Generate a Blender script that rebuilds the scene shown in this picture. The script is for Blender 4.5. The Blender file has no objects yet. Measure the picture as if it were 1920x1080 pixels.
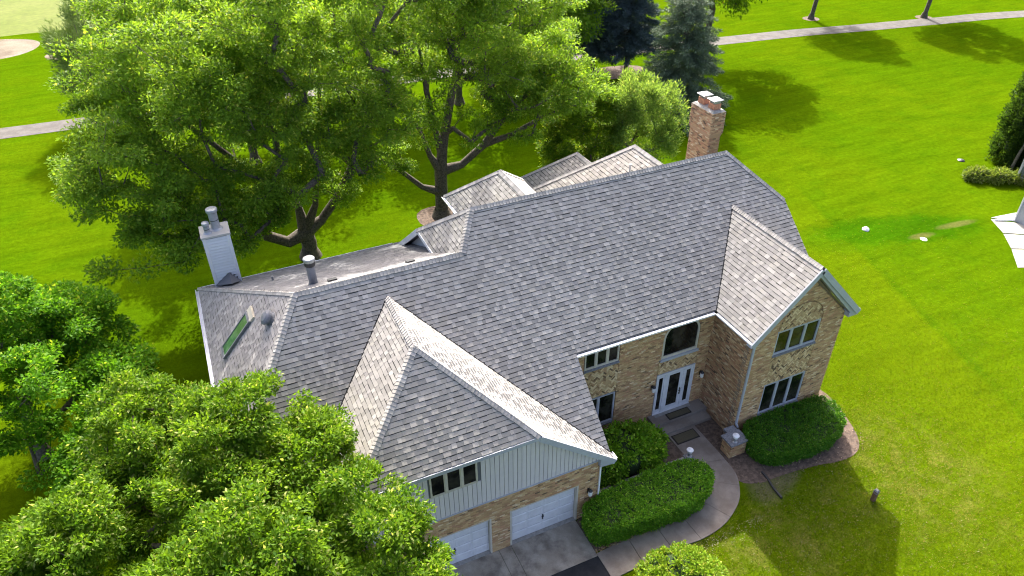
import bpy, math, random
import numpy as np
from mathutils import Vector
C = bpy.context.scene.collection
sc = bpy.context.scene
rng = np.random.default_rng(11)
random.seed(5)

# ------------------------------------------------------------------ camera
CAM = np.array([-11.219, -16.484, 25.574])
YAW, PIT, ROL, FPX = math.radians(24.144), math.radians(35.354), math.radians(-0.473), 1362.8
fw = np.array([math.sin(YAW)*math.cos(PIT), math.cos(YAW)*math.cos(PIT), -math.sin(PIT)])
rt = np.array([math.cos(YAW), -math.sin(YAW), 0.0]); up_ = np.cross(rt, fw)
cr = rt*math.cos(ROL)+up_*math.sin(ROL); cu = -rt*math.sin(ROL)+up_*math.cos(ROL)
cam = bpy.data.cameras.new('camera'); co = bpy.data.objects.new('camera', cam); C.objects.link(co)
from mathutils import Matrix
co.matrix_world = Matrix(((cr[0], cu[0], -fw[0], CAM[0]), (cr[1], cu[1], -fw[1], CAM[1]), (cr[2], cu[2], -fw[2], CAM[2]), (0, 0, 0, 1)))
cam.sensor_width = 36.0; cam.lens = FPX/1920*36.0; cam.clip_end = 2000; cam.clip_start = 0.5
sc.camera = co

# ------------------------------------------------------------------ light
SUN = np.array([.40, 1.10, 1.0]); SUN = SUN/np.linalg.norm(SUN)          # towards the sun
w = bpy.data.worlds.new("World"); sc.world = w; w.use_nodes = True
nt = w.node_tree; bg = nt.nodes['Background']
sky = nt.nodes.new('ShaderNodeTexSky'); sky.sky_type = 'NISHITA'; sky.sun_disc = False
sky.sun_elevation = math.asin(SUN[2]); sky.sun_rotation = math.atan2(SUN[0], SUN[1])
sky.air_density = 0.40; sky.dust_density = 4.5; sky.ozone_density = 0.2
nt.links.new(sky.outputs[0], bg.inputs[0]); bg.inputs[1].default_value = 0.15
sl = bpy.data.lights.new('sun', 'SUN'); sl.energy = 2.3; sl.angle = math.radians(0.53); sl.color = (1.0, .975, .935)
so = bpy.data.objects.new('sun', sl); C.objects.link(so); so.location = (20, 40, 60)
so.rotation_euler = Vector(SUN).to_track_quat('Z', 'Y').to_euler()
sc.view_settings.view_transform = 'Standard'; sc.view_settings.look = 'None'
sc.view_settings.exposure = 2.1; sc.view_settings.gamma = 1.0; sc.view_settings.use_curve_mapping = False
try:
    sc.cycles.filter_width = 1.1; sc.cycles.max_bounces = 6; sc.cycles.transparent_max_bounces = 4; sc.cycles.transmission_bounces = 4
except Exception: pass

# ------------------------------------------------------------------ helpers
def project(X):
    d = np.asarray(X, float)-CAM; z = d@fw
    return 960+FPX*(d@cr)/z, 540-FPX*(d@cu)/z, z

def link(o, parent=None):
    C.objects.link(o)
    if parent is not None: o.parent = parent
    return o
def tag(o, label=None, cat=None, group=None, kind=None):
    if label: o['label'] = label
    if cat: o['category'] = cat
    if group: o['group'] = group
    if kind: o['kind'] = kind
    return o
def thing(name, label, cat, loc=(0, 0, 0), group=None):
    o = bpy.data.objects.new(name, None); o.location = loc; o.empty_display_size = .3; C.objects.link(o)
    return tag(o, label, cat, group)

def np_mesh(name, V, F, col=None, mat=None, parent=None, smooth=False):
    """V (n,3), F (m,k) constant k"""
    V = np.asarray(V, np.float32); F = np.asarray(F, np.int32); m, k = F.shape
    me = bpy.data.meshes.new(name)
    me.vertices.add(len(V)); me.vertices.foreach_set('co', V.ravel())
    me.loops.add(m*k); me.loops.foreach_set('vertex_index', F.ravel())
    me.polygons.add(m); me.polygons.foreach_set('loop_start', np.arange(0, m*k, k, dtype=np.int32))
    me.polygons.foreach_set('loop_total', np.full(m, k, np.int32))
    if smooth: me.polygons.foreach_set('use_smooth', np.ones(m, bool))
    me.update(calc_edges=True)
    if col is not None:
        a = me.attributes.new('col', 'FLOAT_COLOR', 'FACE')
        c4 = np.ones((m, 4), np.float32); c4[:, :3] = col; a.data.foreach_set('color', c4.ravel())
    if mat: me.materials.append(mat)
    o = bpy.data.objects.new(name, me); link(o, parent); return o

class MB:
    def __init__(s): s.V = []; s.F = []; s.C = []
    def poly(s, pts, col=(1, 1, 1)):
        i = len(s.V); s.V += [tuple(p) for p in pts]; s.F.append(list(range(i, i+len(pts)))); s.C.append(col)
    def box(s, x0, x1, y0, y1, z0, z1, col=(1, 1, 1)):
        s.hexa([(x0, y0, z0), (x1, y0, z0), (x1, y1, z0), (x0, y1, z0)], [(x0, y0, z1), (x1, y0, z1), (x1, y1, z1), (x0, y1, z1)], col)
    def hexa(s, b, t, col=(1, 1, 1)):
        n = len(b); i = len(s.V); s.V += [tuple(p) for p in b]+[tuple(p) for p in t]
        s.F.append([i+k for k in range(n)][::-1]); s.C.append(col)
        s.F.append([i+n+k for k in range(n)]); s.C.append(col)
        for k in range(n):
            l = (k+1) % n; s.F.append([i+k, i+l, i+n+l, i+n+k]); s.C.append(col)
    def slab(s, pts, z0, z1, col=(1, 1, 1)):
        s.hexa([(p[0], p[1], z0) for p in pts], [(p[0], p[1], z1) for p in pts], col)
    def beam(s, p, q, wx, wz, col=(1, 1, 1), up=(0, 0, 1)):
        p = np.array(p, float); q = np.array(q, float); d = q-p; d /= np.linalg.norm(d)
        a = np.cross(d, up); a /= np.linalg.norm(a); b = np.cross(a, d)
        f = lambda c: [c-a*wx/2-b*wz/2, c+a*wx/2-b*wz/2, c+a*wx/2+b*wz/2, c-a*wx/2+b*wz/2]
        s.hexa(f(p), f(q), col)
    def cyl(s, p, q, r0, r1=None, n=10, col=(1, 1, 1), cap=True):
        r1 = r0 if r1 is None else r1
        p = np.array(p, float); q = np.array(q, float); d = q-p; d /= np.linalg.norm(d)
        a = np.cross(d, (0, 0, 1) if abs(d[2]) < .9 else (1, 0, 0)); a /= np.linalg.norm(a); b = np.cross(d, a)
        ring = lambda c, r: [tuple(c+r*(a*math.cos(2*math.pi*k/n)+b*math.sin(2*math.pi*k/n))) for k in range(n)]
        i = len(s.V); s.V += ring(p, r0)+ring(q, r1)
        for k in range(n):
            l = (k+1) % n; s.F.append([i+k, i+l, i+n+l, i+n+k]); s.C.append(col)
        if cap:
            s.F.append([i+k for k in range(n)][::-1]); s.C.append(col); s.F.append([i+n+k for k in range(n)]); s.C.append(col)
    def lathe(s, c, prof, n=16, col=(1, 1, 1), axis=(0, 0, 1)):
        for (r0, h0), (r1, h1) in zip(prof[:-1], prof[1:]):
            ax = np.array(axis, float)
            s.cyl(np.array(c)+ax*h0, np.array(c)+ax*(h1 if abs(h1-h0) > 1e-5 else h0+1e-4), max(r0, 1e-4), max(r1, 1e-4), n, col, cap=True)
    def build(s, name, mat, parent=None, smooth=False):
        me = bpy.data.meshes.new(name); me.from_pydata([tuple(map(float, v)) for v in s.V], [], s.F)
        a = me.attributes.new('col', 'FLOAT_COLOR', 'FACE')
        c4 = np.ones((len(s.F), 4), np.float32); c4[:, :3] = np.array(s.C, np.float32); a.data.foreach_set('color', c4.ravel())
        if smooth: me.polygons.foreach_set('use_smooth', np.ones(len(s.F), bool))
        me.materials.append(mat); o = bpy.data.objects.new(name, me); link(o, parent); return o

# ------------------------------------------------------------------ materials
def new_mat(name):
    m = bpy.data.materials.new(name); m.use_nodes = True
    return m, m.node_tree, m.node_tree.nodes['Principled BSDF']
def N(t, kind, **kw):
    n = t.nodes.new(kind)
    for k, v in kw.items():
        if k in n.inputs: n.inputs[k].default_value = v
        else: setattr(n, k, v)
    return n
def mathn(t, op, a, b=None, clamp=False):
    n = t.nodes.new('ShaderNodeMath'); n.operation = op; n.use_clamp = clamp
    for i, x in enumerate((a, b)):
        if x is None: continue
        if isinstance(x, (int, float)): n.inputs[i].default_value = x
        else: t.links.new(x, n.inputs[i])
    return n.outputs[0]
def mix(t, fac, a, b, mode='MIX'):
    n = t.nodes.new('ShaderNodeMix'); n.data_type = 'RGBA'; n.blend_type = mode
    for s, x in ((n.inputs[0], fac), (n.inputs[6], a), (n.inputs[7], b)):
        if isinstance(x, (int, float)): s.default_value = x
        elif isinstance(x, tuple): s.default_value = (*x[:3], 1)
        else: t.links.new(x, s)
    return n.outputs[2]
def noise(t, scale, detail=3, rough=.55, vec=None):
    n = N(t, 'ShaderNodeTexNoise', Scale=scale, Detail=detail, Roughness=rough)
    if vec is not None: t.links.new(vec, n.inputs['Vector'])
    return n.outputs['Fac']
def ramp(t, fac, lo, hi):
    n = t.nodes.new('ShaderNodeMapRange'); n.inputs[1].default_value = lo; n.inputs[2].default_value = hi
    n.interpolation_type = 'SMOOTHSTEP'
    t.links.new(fac, n.inputs[0]); return n.outputs[0]
def pos(t):
    return t.nodes.new('ShaderNodeNewGeometry').outputs['Position']
def attr_mat(name, rough=.85, scale=30, amt=.35, bump=.0, big=None, spec=.3):
    """colour from the 'col' attribute, broken up by noise"""
    m, t, b = new_mat(name)
    a = N(t, 'ShaderNodeAttribute', attribute_name='col')
    p = pos(t); f = noise(t, scale, 4, .65, p)
    g = mathn(t, 'ADD', mathn(t, 'MULTIPLY', f, 2*amt), 1-amt)
    if big:
        h = noise(t, big, 3, .6, p); g = mathn(t, 'MULTIPLY', g, mathn(t, 'ADD', mathn(t, 'MULTIPLY', h, .5), .75))
    c = mix(t, 1.0, a.outputs['Color'], (1, 1, 1), 'MULTIPLY'); 
    vm = t.nodes.new('ShaderNodeVectorMath'); vm.operation = 'SCALE'
    t.links.new(a.outputs['Color'], vm.inputs[0]); t.links.new(g, vm.inputs['Scale'])
    t.links.new(vm.outputs[0], b.inputs['Base Color'])
    b.inputs['Roughness'].default_value = rough; b.inputs['Specular IOR Level'].default_value = spec
    if bump:
        bn = N(t, 'ShaderNodeBump', Strength=.5, Distance=bump); t.links.new(f, bn.inputs['Height']); t.links.new(bn.outputs[0], b.inputs['Normal'])
    return m
def plain(name, col, rough=.6, scale=8, amt=.15, metal=0, bump=0, spec=.4):
    m, t, b = new_mat(name); p = pos(t); f = noise(t, scale, 4, .6, p)
    dark = tuple(c*(1-amt) for c in col); light = tuple(min(1, c*(1+amt)) for c in col)
    t.links.new(mix(t, ramp(t, f, .3, .7), dark, light), b.inputs['Base Color'])
    b.inputs['Roughness'].default_value = rough; b.inputs['Metallic'].default_value = metal; b.inputs['Specular IOR Level'].default_value = spec
    if bump:
        bn = N(t, 'ShaderNodeBump', Strength=.5, Distance=bump); t.links.new(f, bn.inputs['Height']); t.links.new(bn.outputs[0], b.inputs['Normal'])
    return m
def leaf_mat(name, trans=.56, warm=(1.25, 1.15, .55), rough=.5):
    m, t, b = new_mat(name)
    a = N(t, 'ShaderNodeAttribute', attribute_name='col')
    t.links.new(a.outputs['Color'], b.inputs['Base Color']); b.inputs['Roughness'].default_value = rough
    b.inputs['Specular IOR Level'].default_value = .12
    tr = t.nodes.new('ShaderNodeBsdfTranslucent'); t.links.new(mix(t, 1.0, a.outputs['Color'], tuple(min(1, x) if False else x for x in warm), 'MULTIPLY'), tr.inputs[0])
    ms = t.nodes.new('ShaderNodeMixShader'); ms.inputs[0].default_value = trans
    t.links.new(b.outputs[0], ms.inputs[1]); t.links.new(tr.outputs[0], ms.inputs[2])
    t.links.new(ms.outputs[0], t.nodes['Material Output'].inputs[0]); return m

M = {}
M['shingle'] = attr_mat('asphalt_shingle', 1.0, 60, .25, .003, spec=.0)
M['brick'] = attr_mat('brick', .9, 40, .22, .002, spec=.15)
M['mortar'] = plain('mortar', (.24, .18, .12), .95, 20, .2)
M['siding'] = attr_mat('painted_siding', .55, 4, .08)
M['trim'] = plain('grey_trim_paint', (.42, .43, .46), .45, 3, .06)
M['white'] = plain('white_paint', (.80, .80, .80), .4, 3, .05)
M['cream'] = plain('cream_window_paint', (.55, .50, .40), .45, 3, .06)
M['door'] = plain('pale_door_paint', (.66, .655, .66), .4, 3, .07)
M['gutter'] = plain('white_gutter', (.85, .85, .86), .3, 2, .04)
M['dark'] = plain('dark_recess', (.02, .02, .02), .8)
M['black'] = plain('black_metal', (.025, .025, .028), .45, 10, .2)
M['galv'] = plain('galvanised_metal', (.32, .33, .34), .42, 6, .12, metal=.5)
M['grey_pipe'] = plain('grey_vent_paint', (.17, .175, .19), .45, 5, .12)
M['clay'] = plain('clay_flue', (.42, .20, .12), .8, 9, .2)
M['capmetal'] = plain('bright_cap_metal', (.36, .37, .39), .4, 5, .12, metal=.3)
M['capstone'] = plain('grey_stone_cap', (.20, .20, .21), .8, 14, .25, bump=.004)
M['concrete'] = plain('concrete', (.30, .285, .26), .9, 7, .18, bump=.002)
M['mat'] = plain('coir_mat', (.10, .085, .05), .95, 60, .35, bump=.004)
M['matedge'] = plain('mat_border', (.035, .03, .025), .9, 40, .2)
M['wood'] = plain('weathered_wood', (.16, .09, .05), .85, 12, .3)
M['bark'] = plain('bark', (.105, .088, .066), .95, 9, .45, bump=.03)
M['bark_pale'] = plain('pale_bark', (.16, .14, .115), .95, 9, .35, bump=.02)
M['leaf'] = leaf_mat('leaf')
M['leaf_glossy'] = leaf_mat('leaf_glossy', .38, (1.2, 1.1, .5), .38)
M['needle'] = leaf_mat('needle', .12, (1, 1, .8), .6)
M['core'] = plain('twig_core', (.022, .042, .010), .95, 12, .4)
M['globe'] = plain('white_lamp_glass', (.80, .78, .72), .3, 3, .03)

m, t, b = new_mat('window_glass')
p_ = pos(t); f_ = noise(t, 1.3, 3, .6, p_)
t.links.new(mix(t, ramp(t, f_, .35, .7), (.004, .005, .004), (.045, .042, .030)), b.inputs['Base Color'])
b.inputs['Roughness'].default_value = .05; b.inputs['Specular IOR Level'].default_value = .35; M['glass'] = m
m, t, b = new_mat('skylight_glass')
p_ = pos(t); f_ = noise(t, 2.5, 3, .6, p_)
t.links.new(mix(t, ramp(t, f_, .4, .65), (.05, .14, .05), (.10, .20, .09)), b.inputs['Base Color'])
b.inputs['Roughness'].default_value = .12; M['skyglass'] = m

# lawn: mown grass, patches that belong to the ground itself
m, t, b = new_mat('lawn_grass'); p = pos(t)
sep = t.nodes.new('ShaderNodeSeparateXYZ'); t.links.new(p, sep.inputs[0]); X, Y = sep.outputs[0], sep.outputs[1]
def blob(cx, cy, rx, ry, ang=0., edge=.5):
    ca, sa = math.cos(ang), math.sin(ang)
    dx = mathn(t, 'SUBTRACT', X, cx); dy = mathn(t, 'SUBTRACT', Y, cy)
    u = mathn(t, 'DIVIDE', mathn(t, 'ADD', mathn(t, 'MULTIPLY', dx, ca), mathn(t, 'MULTIPLY', dy, sa)), rx)
    v = mathn(t, 'DIVIDE', mathn(t, 'SUBTRACT', mathn(t, 'MULTIPLY', dy, ca), mathn(t, 'MULTIPLY', dx, sa)), ry)
    r = mathn(t, 'ADD', mathn(t, 'MULTIPLY', u, u), mathn(t, 'MULTIPLY', v, v))
    r = mathn(t, 'ADD', r, mathn(t, 'MULTIPLY', mathn(t, 'SUBTRACT', noise(t, .9, 3, .6, p), .5), 1.6))
    return mathn(t, 'SUBTRACT', 1.0, ramp(t, r, 1-edge, 1+edge))
n1 = noise(t, .07, 3, .6, p); n2 = noise(t, .5, 3, .6, p); n3 = noise(t, 3.2, 4, .7, p); n4 = noise(t, 17, 3, .7, p)
col = mix(t, ramp(t, n1, .3, .7), (.050, .100, .0010), (.062, .105, .0012))
col = mix(t, mathn(t, 'MULTIPLY', ramp(t, n2, .42, .72), .45), col, (.032, .080, .0010))
# boundary between two mown lots: yellower turf towards the house
ln = mathn(t, 'SUBTRACT', mathn(t, 'ADD', X, mathn(t, 'MULTIPLY', noise(t, .5, 2, .5, p), .35)), mathn(t, 'ADD', mathn(t, 'MULTIPLY', Y, .30), 22.65))
near = mathn(t, 'MULTIPLY', mathn(t, 'SUBTRACT', 1.0, ramp(t, ln, -.35, .35)), mathn(t, 'SUBTRACT', 1.0, ramp(t, Y, 12, 24)))
col = mix(t, mathn(t, 'MULTIPLY', near, .5), col, (.074, .108, .0014))
edge_ = mathn(t, 'MULTIPLY', mathn(t, 'MULTIPLY', mathn(t, 'SUBTRACT', 1.0, ramp(t, mathn(t, 'ABSOLUTE', mathn(t, 'SUBTRACT', ln, .25)), .05, .5)), mathn(t, 'SUBTRACT', 1.0, ramp(t, Y, 14, 22))), ramp(t, noise(t, 1.7, 3, .7, p), .3, .6))
col = mix(t, mathn(t, 'MULTIPLY', edge_, .35), col, (.022, .066, .001))
lush = blob(30.5, 11.6, 5.8, 1.7, -.32, .7)
col = mix(t, mathn(t, 'MULTIPLY', lush, .8), col, (.020, .074, .001))
lush2 = blob(26.5, 12.2, 3.5, 1.6, -.2, .9); col = mix(t, mathn(t, 'MULTIPLY', lush2, .45), col, (.030, .088, .001))
for bl in (blob(31.0, 10.3, .9, .3, -.1, .9), blob(34.4, 10.4, 1.5, .3, -.1, .9)):
    col = mix(t, mathn(t, 'MULTIPLY', bl, .5), col, (.14, .11, .04))
worn = mathn(t, 'MULTIPLY', blob(13.8, -4.2, 3.2, 4.0, .2, .9), ramp(t, noise(t, .9, 5, .7, p), .44, .68))
col = mix(t, mathn(t, 'MULTIPLY', worn, .55), col, (.17, .15, .035))
worn2 = mathn(t, 'MULTIPLY', blob(6.2, -4.4, 4.2, 2.4, .1, .9), ramp(t, noise(t, .8, 5, .7, p), .44, .68))
col = mix(t, mathn(t, 'MULTIPLY', worn2, .5), col, (.15, .125, .035))
soil = blob(8.0, -1.8, 1.5, .75, .3, .8); col = mix(t, mathn(t, 'MULTIPLY', soil, .65), col, (.13, .11, .07))
mp_ = t.nodes.new('ShaderNodeMapping'); mp_.inputs['Rotation'].default_value = (0, 0, .35); mp_.inputs['Scale'].default_value = (.22, 1.3, 1); t.links.new(p, mp_.inputs[0])
n5 = noise(t, .9, 4, .72, mp_.outputs[0])
g = mathn(t, 'MULTIPLY', mathn(t, 'ADD', mathn(t, 'MULTIPLY', n3, 1.0), .5), mathn(t, 'ADD', mathn(t, 'MULTIPLY', n4, 1.3), .35))
g = mathn(t, 'MULTIPLY', g, mathn(t, 'ADD', mathn(t, 'MULTIPLY', n5, .9), .55))
vm = t.nodes.new('ShaderNodeVectorMath'); vm.operation = 'SCALE'; t.links.new(col, vm.inputs[0]); t.links.new(g, vm.inputs['Scale'])
t.links.new(vm.outputs[0], b.inputs['Base Color']); b.inputs['Roughness'].default_value = .9; b.inputs['Specular IOR Level'].default_value = .0
hb = mathn(t, 'ADD', mathn(t, 'MULTIPLY', n4, .5), n3)
bn = N(t, 'ShaderNodeBump', Strength=.55, Distance=.07); t.links.new(hb, bn.inputs['Height']); t.links.new(bn.outputs[0], b.inputs['Normal'])
M['lawn'] = m

def ground_mat(name, c0, c1, s1, s2, bump=.01, stain=None):
    m, t, b = new_mat(name); p = pos(t)
    col = mix(t, ramp(t, noise(t, s1, 4, .65, p), .35, .65), c0, c1)
    if stain: col = mix(t, mathn(t, 'MULTIPLY', ramp(t, noise(t, stain[0], 4, .6, p), stain[1], stain[1]+.22), stain[3]), col, stain[2])
    f = noise(t, s2, 3, .7, p)
    vm = t.nodes.new('ShaderNodeVectorMath'); vm.operation = 'SCALE'; t.links.new(col, vm.inputs[0])
    t.links.new(mathn(t, 'ADD', mathn(t, 'MULTIPLY', f, .9), .55), vm.inputs['Scale'])
    t.links.new(vm.outputs[0], b.inputs['Base Color']); b.inputs['Roughness'].default_value = .92; b.inputs['Specular IOR Level'].default_value = .2
    bn = N(t, 'ShaderNodeBump', Strength=.5, Distance=bump); t.links.new(f, bn.inputs['Height']); t.links.new(bn.outputs[0], b.inputs['Normal'])
    return m
M['mulch'] = ground_mat('bark_mulch', (.085, .062, .048), (.165, .12, .09), 5, 28, .04)
M['walk'] = ground_mat('old_concrete', (.20, .165, .135), (.27, .235, .20), 1.2, 45, .003, (.7, .5, (.12, .10, .085), .5))
M['apron'] = ground_mat('stained_concrete', (.27, .235, .19), (.37, .335, .28), 1.0, 45, .003, (.9, .44, (.12, .10, .085), .75))
M['asphalt'] = ground_mat('asphalt', (.020, .021, .024), (.032, .033, .036), 2, 60, .006)
M['path'] = ground_mat('path_asphalt', (.095, .086, .077), (.130, .119, .107), 1.0, 20, .004)
M['sand'] = ground_mat('bunker_sand', (.15, .125, .085), (.20, .17, .12), .3, 6, .02, (.22, .45, (.10, .07, .045), .9))
M['fairway'] = ground_mat('fairway_grass', (.095, .125, .010), (.120, .145, .020), .15, 1.3, .01)
M['slabs'] = ground_mat('pale_slab_concrete', (.34, .325, .285), (.44, .42, .375), 1.3, 30, .003)

# ------------------------------------------------------------------ ground
def sheet(name, pts, z, mat, z0=None, kind='structure', parent=None):
    mb = MB()
    if z0 is None: mb.poly([(x, y, z) for x, y in pts])
    else: mb.slab(pts, z0, z)
    o = mb.build(name, mat, parent)
    if parent is None: tag(o, kind=kind)
    return o
sheet('lawn', [(-400, -200), (500, -200), (500, 700), (-400, 700)], 0, M['lawn'])
def smooth_closed(pts, it=2):
    for _ in range(it):
        q = []
        for i in range(len(pts)):
            a, b = np.array(pts[i]), np.array(pts[(i+1) % len(pts)])
            q += [tuple(.75*a+.25*b), tuple(.25*a+.75*b)]
        pts = q
    return pts
def strip(line, wdt):
    L = [np.array(p, float) for p in line]; a, b = [], []
    for i, p in enumerate(L):
        d = L[min(i+1, len(L)-1)]-L[max(i-1, 0)]; d /= np.linalg.norm(d); n = np.array([-d[1], d[0]])
        a.append(tuple(p+n*wdt/2)); b.append(tuple(p-n*wdt/2))
    return a, b
def ribbon(name, line, wdt, z, mat):
    a, b = strip(line, wdt); mb = MB()
    for i in range(len(a)-1): mb.poly([(*a[i], z), (*a[i+1], z), (*b[i+1], z), (*b[i], z)][::-1])
    return tag(mb.build(name, mat), kind='structure')
def bez(pts, n=8):
    P = [np.array(p, float) for p in pts]; P = [2*P[0]-P[1]]+P+[2*P[-1]-P[-2]]; out = []
    for i in range(1, len(P)-2):
        for k in range(n):
            s = k/n; out.append(.5*((2*P[i])+(-P[i-1]+P[i+1])*s+(2*P[i-1]-5*P[i]+4*P[i+1]-P[i+2])*s*s+(-P[i-1]+3*P[i]-3*P[i+1]+P[i+2])*s**3))
    out.append(P[-2]); return out
ribbon('cart_path', bez([(-90, 62), (-45, 58.2), (-25, 56.5), (0, 55.2), (25, 54), (45.5, 51.3), (56, 49.9), (63.5, 48.4), (76, 46.2), (88, 43.8), (120, 34)]), 2.7, .02, M['path'])
sheet('fairway', smooth_closed([(-120, 92), (-60, 89), (-30, 90.5), (-12, 89), (5, 100), (0, 150), (-60, 190), (-160, 150)]), .004, M['fairway'])
sheet('sand_bunker', smooth_closed([(-42, 88), (-35, 90), (-29, 88.5), (-26, 86), (-26.4, 82.5), (-29, 80.2), (-36, 79.5), (-42, 81)]), .006, M['sand'])
sheet('sand_bunker', smooth_closed([(-26, 79.0), (-23.8, 81.5), (-20.5, 80.2), (-20.4, 77.2), (-23, 76.4)]), .006, M['sand'])
sheet('mulch_bed', smooth_closed([(27.0, 33.5), (30.5, 33.8), (31.2, 36.6), (29, 38.3), (26.6, 37.4), (25.6, 35.4)]), .006, M['mulch'])
sheet('mulch_bed', smooth_closed([(27, 45.2), (32.6, 45.6), (33, 48.5), (27, 49.5)]), .006, M['mulch'])
sheet('mulch_bed', smooth_closed([(.9, 25.0), (4.1, 25), (4.3, 28), (1, 28.2)]), .006, M['mulch'])
# beds by the house
sheet('mulch_bed', [(0.0, .62), (5.2, .66), (5.1, 2.0), (4.8, 3.5), (0, 3.5)], .10, M['mulch'])
BED = smooth_closed([(7.9, 1.0), (6.75, .6), (6.3, -1.2), (7.2, -1.75), (8.4, -1.75), (10.2, -1.95), (11.6, -2.3), (12.7, -2.15), (13.4, -1.3), (13.9, .3), (14.1, 1.6), (13.6, 2.6), (12.9, 2.4), (12.6, 1.2)], 2)
sheet('mulch_bed', BED, .012, M['mulch'])
sheet('mulch_bed', [(6.68, .35), (7.85, .35), (7.85, 2.9), (6.68, 2.9)], .016, M['mulch'])
sheet('mulch_bed', [(-1.05, -1.72), (2.1, -1.78), (3.6, -1.75), (5.0, -.9), (5.1, .4), (0, .4), (-1.05, -.1)], .012, M['mulch'])
# driveway
aprj = [-9.6, -7.55, -4.52, -3.98, -1.02]
for i in range(4):
    sheet('driveway_slab', [(aprj[i]+.008, -1.9), (aprj[i+1]-.008, -1.9), (aprj[i+1]-.008, -.02), (aprj[i]+.008, -.02)], .03, M['apron'], -.05)
sheet('driveway_asphalt', [(-10, -20), (-.98, -20), (-.98, -1.85), (-10, -1.85)], .012, M['asphalt'])
# curved front walk, slab by slab
outer = bez([(-1.03, -3.05), (.44, -3.0), (1.87, -2.92), (3.19, -3.0), (4.2, -2.88), (4.95, -2.62), (5.75, -2.15), (6.25, -1.6), (6.62, -.9), (6.72, 0), (6.72, 1.1), (6.72, 2.36)], 8)
inner = bez([(-1.03, -1.80), (.5, -1.72), (1.86, -1.8), (3.13, -1.86), (3.75, -1.75), (4.36, -1.45), (4.9, -1.1), (5.2, -.75), (5.32, -.3), (5.26, .4), (5.2, 1.2), (5.18, 2.36)], 8)
K = len(outer)
cuts = [0, 8, 16, 24, 40, 58, 72, K-1]
for a, b_ in zip(cuts[:-1], cuts[1:]):
    o_ = outer[a:b_+1]; i_ = inner[a:b_+1]; mb = MB()
    d = lambda P, k, s: P[k]*(1-s)+P[k+(1 if k == 0 else -1)]*s
    o_ = [d(o_, 0, .06)]+o_[1:-1]+[d(o_, len(o_)-1, .06)]; i_ = [d(i_, 0, .06)]+i_[1:-1]+[d(i_, len(i_)-1, .06)]
    for k in range(len(o_)-1):
        q = [o_[k], o_[k+1], i_[k+1], i_[k]]
        mb.poly([(*p, .045) for p in q])
        mb.poly([(*o_[k], -.05), (*o_[k+1], -.05), (*o_[k+1], .045), (*o_[k], .045)]); mb.poly([(*i_[k+1], -.05), (*i_[k], -.05), (*i_[k], .045), (*i_[k+1], .045)])
    mb.poly([(*o_[0], -.05), (*o_[0], .045), (*i_[0], .045), (*i_[0], -.05)]); mb.poly([(*o_[-1], -.05), (*i_[-1], -.05), (*i_[-1], .045), (*o_[-1], .045)])
    tag(mb.build('walkway_slab', M['walk']), kind='structure')
# neighbour's slab path
for q in ([(37.3, 10.0), (38.4, 9.9), (39.9, 8.6), (38.9, 8.35)], [(38.5, 9.88), (40.6, 9.6), (41.2, 8.7), (40.0, 8.6)], [(37.1, 9.85), (38.75, 8.25), (37.6, 7.35), (36.2, 8.25)], [(36.1, 8.15), (37.5, 7.25), (36.2, 6.0), (34.9, 6.7)], [(34.8, 6.6), (36.1, 5.9), (34.6, 4.4), (33.2, 5.0)]):
    sheet('pavement_slab', q, .035, M['slabs'], -.02)

# ------------------------------------------------------------------ house
house = thing('brick_house', 'large two-storey tan brick house with grey shingle roofs, two garage doors and two chimneys', 'house')
def part(mb, name, mat, parent=house, smooth=False): return mb.build(name, mat, parent, smooth)

PAL = [((.50, .345, .185), 5), ((.56, .41, .235), 4), ((.45, .30, .16), 4), ((.46, .27, .16), 2.6), ((.38, .24, .14), 1.8), ((.66, .54, .36), 1.5), ((.27, .185, .11), .8), ((.17, .12, .08), .25)]
PALH = [((.54, .40, .22), 4), ((.68, .55, .34), 3), ((.46, .31, .17), 3), ((.30, .20, .11), 1.4), ((.16, .11, .07), .9)]
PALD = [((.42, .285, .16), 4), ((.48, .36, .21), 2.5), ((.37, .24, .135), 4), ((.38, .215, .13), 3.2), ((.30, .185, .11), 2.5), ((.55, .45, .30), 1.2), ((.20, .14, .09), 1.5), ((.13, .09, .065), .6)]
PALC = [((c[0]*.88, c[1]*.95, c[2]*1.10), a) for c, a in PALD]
def pick(pal):
    x = random.random()*sum(a for _, a in pal)
    for c, a in pal:
        x -= a
        if x <= 0: break
    j = random.uniform(.88, 1.12); return (c[0]*j*1.06, c[1]*j*1.0, c[2]*j*.92)
BR = []            # all bricks: (wall, 8 corners, colour, dist)
def add_brick(wall, O, U, Nn, quad, depth, col):
    Vv = np.array([0, 0, 1.0])
    f = [O+U*u+Vv*v+Nn*random.uniform(-.004, .004) for u, v in quad]; bk = [p-Nn*depth for p in f]
    c = sum(f)/len(f); BR.append((wall, f, bk, col, np.linalg.norm(c-CAM), c, Nn))
def clip_half(poly, a, b, c):
    out = []
    for i in range(len(poly)):
        p, q = poly[i], poly[(i+1) % len(poly)]; dp = a*p[0]+b*p[1]+c; dq = a*q[0]+b*q[1]+c
        if dp >= 0: out.append(p)
        if dp*dq < 0: s = dp/(dp-dq); out.append((p[0]+s*(q[0]-p[0]), p[1]+s*(q[1]-p[1])))
    return out
def clip_convex(poly, cl):
    for i in range(len(cl)):
        p, q = cl[i], cl[(i+1) % len(cl)]; a, b = -(q[1]-p[1]), q[0]-p[0]
        poly = clip_half(poly, a, b, -(a*p[0]+b*p[1]))
        if len(poly) < 3: return []
    return poly
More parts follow.
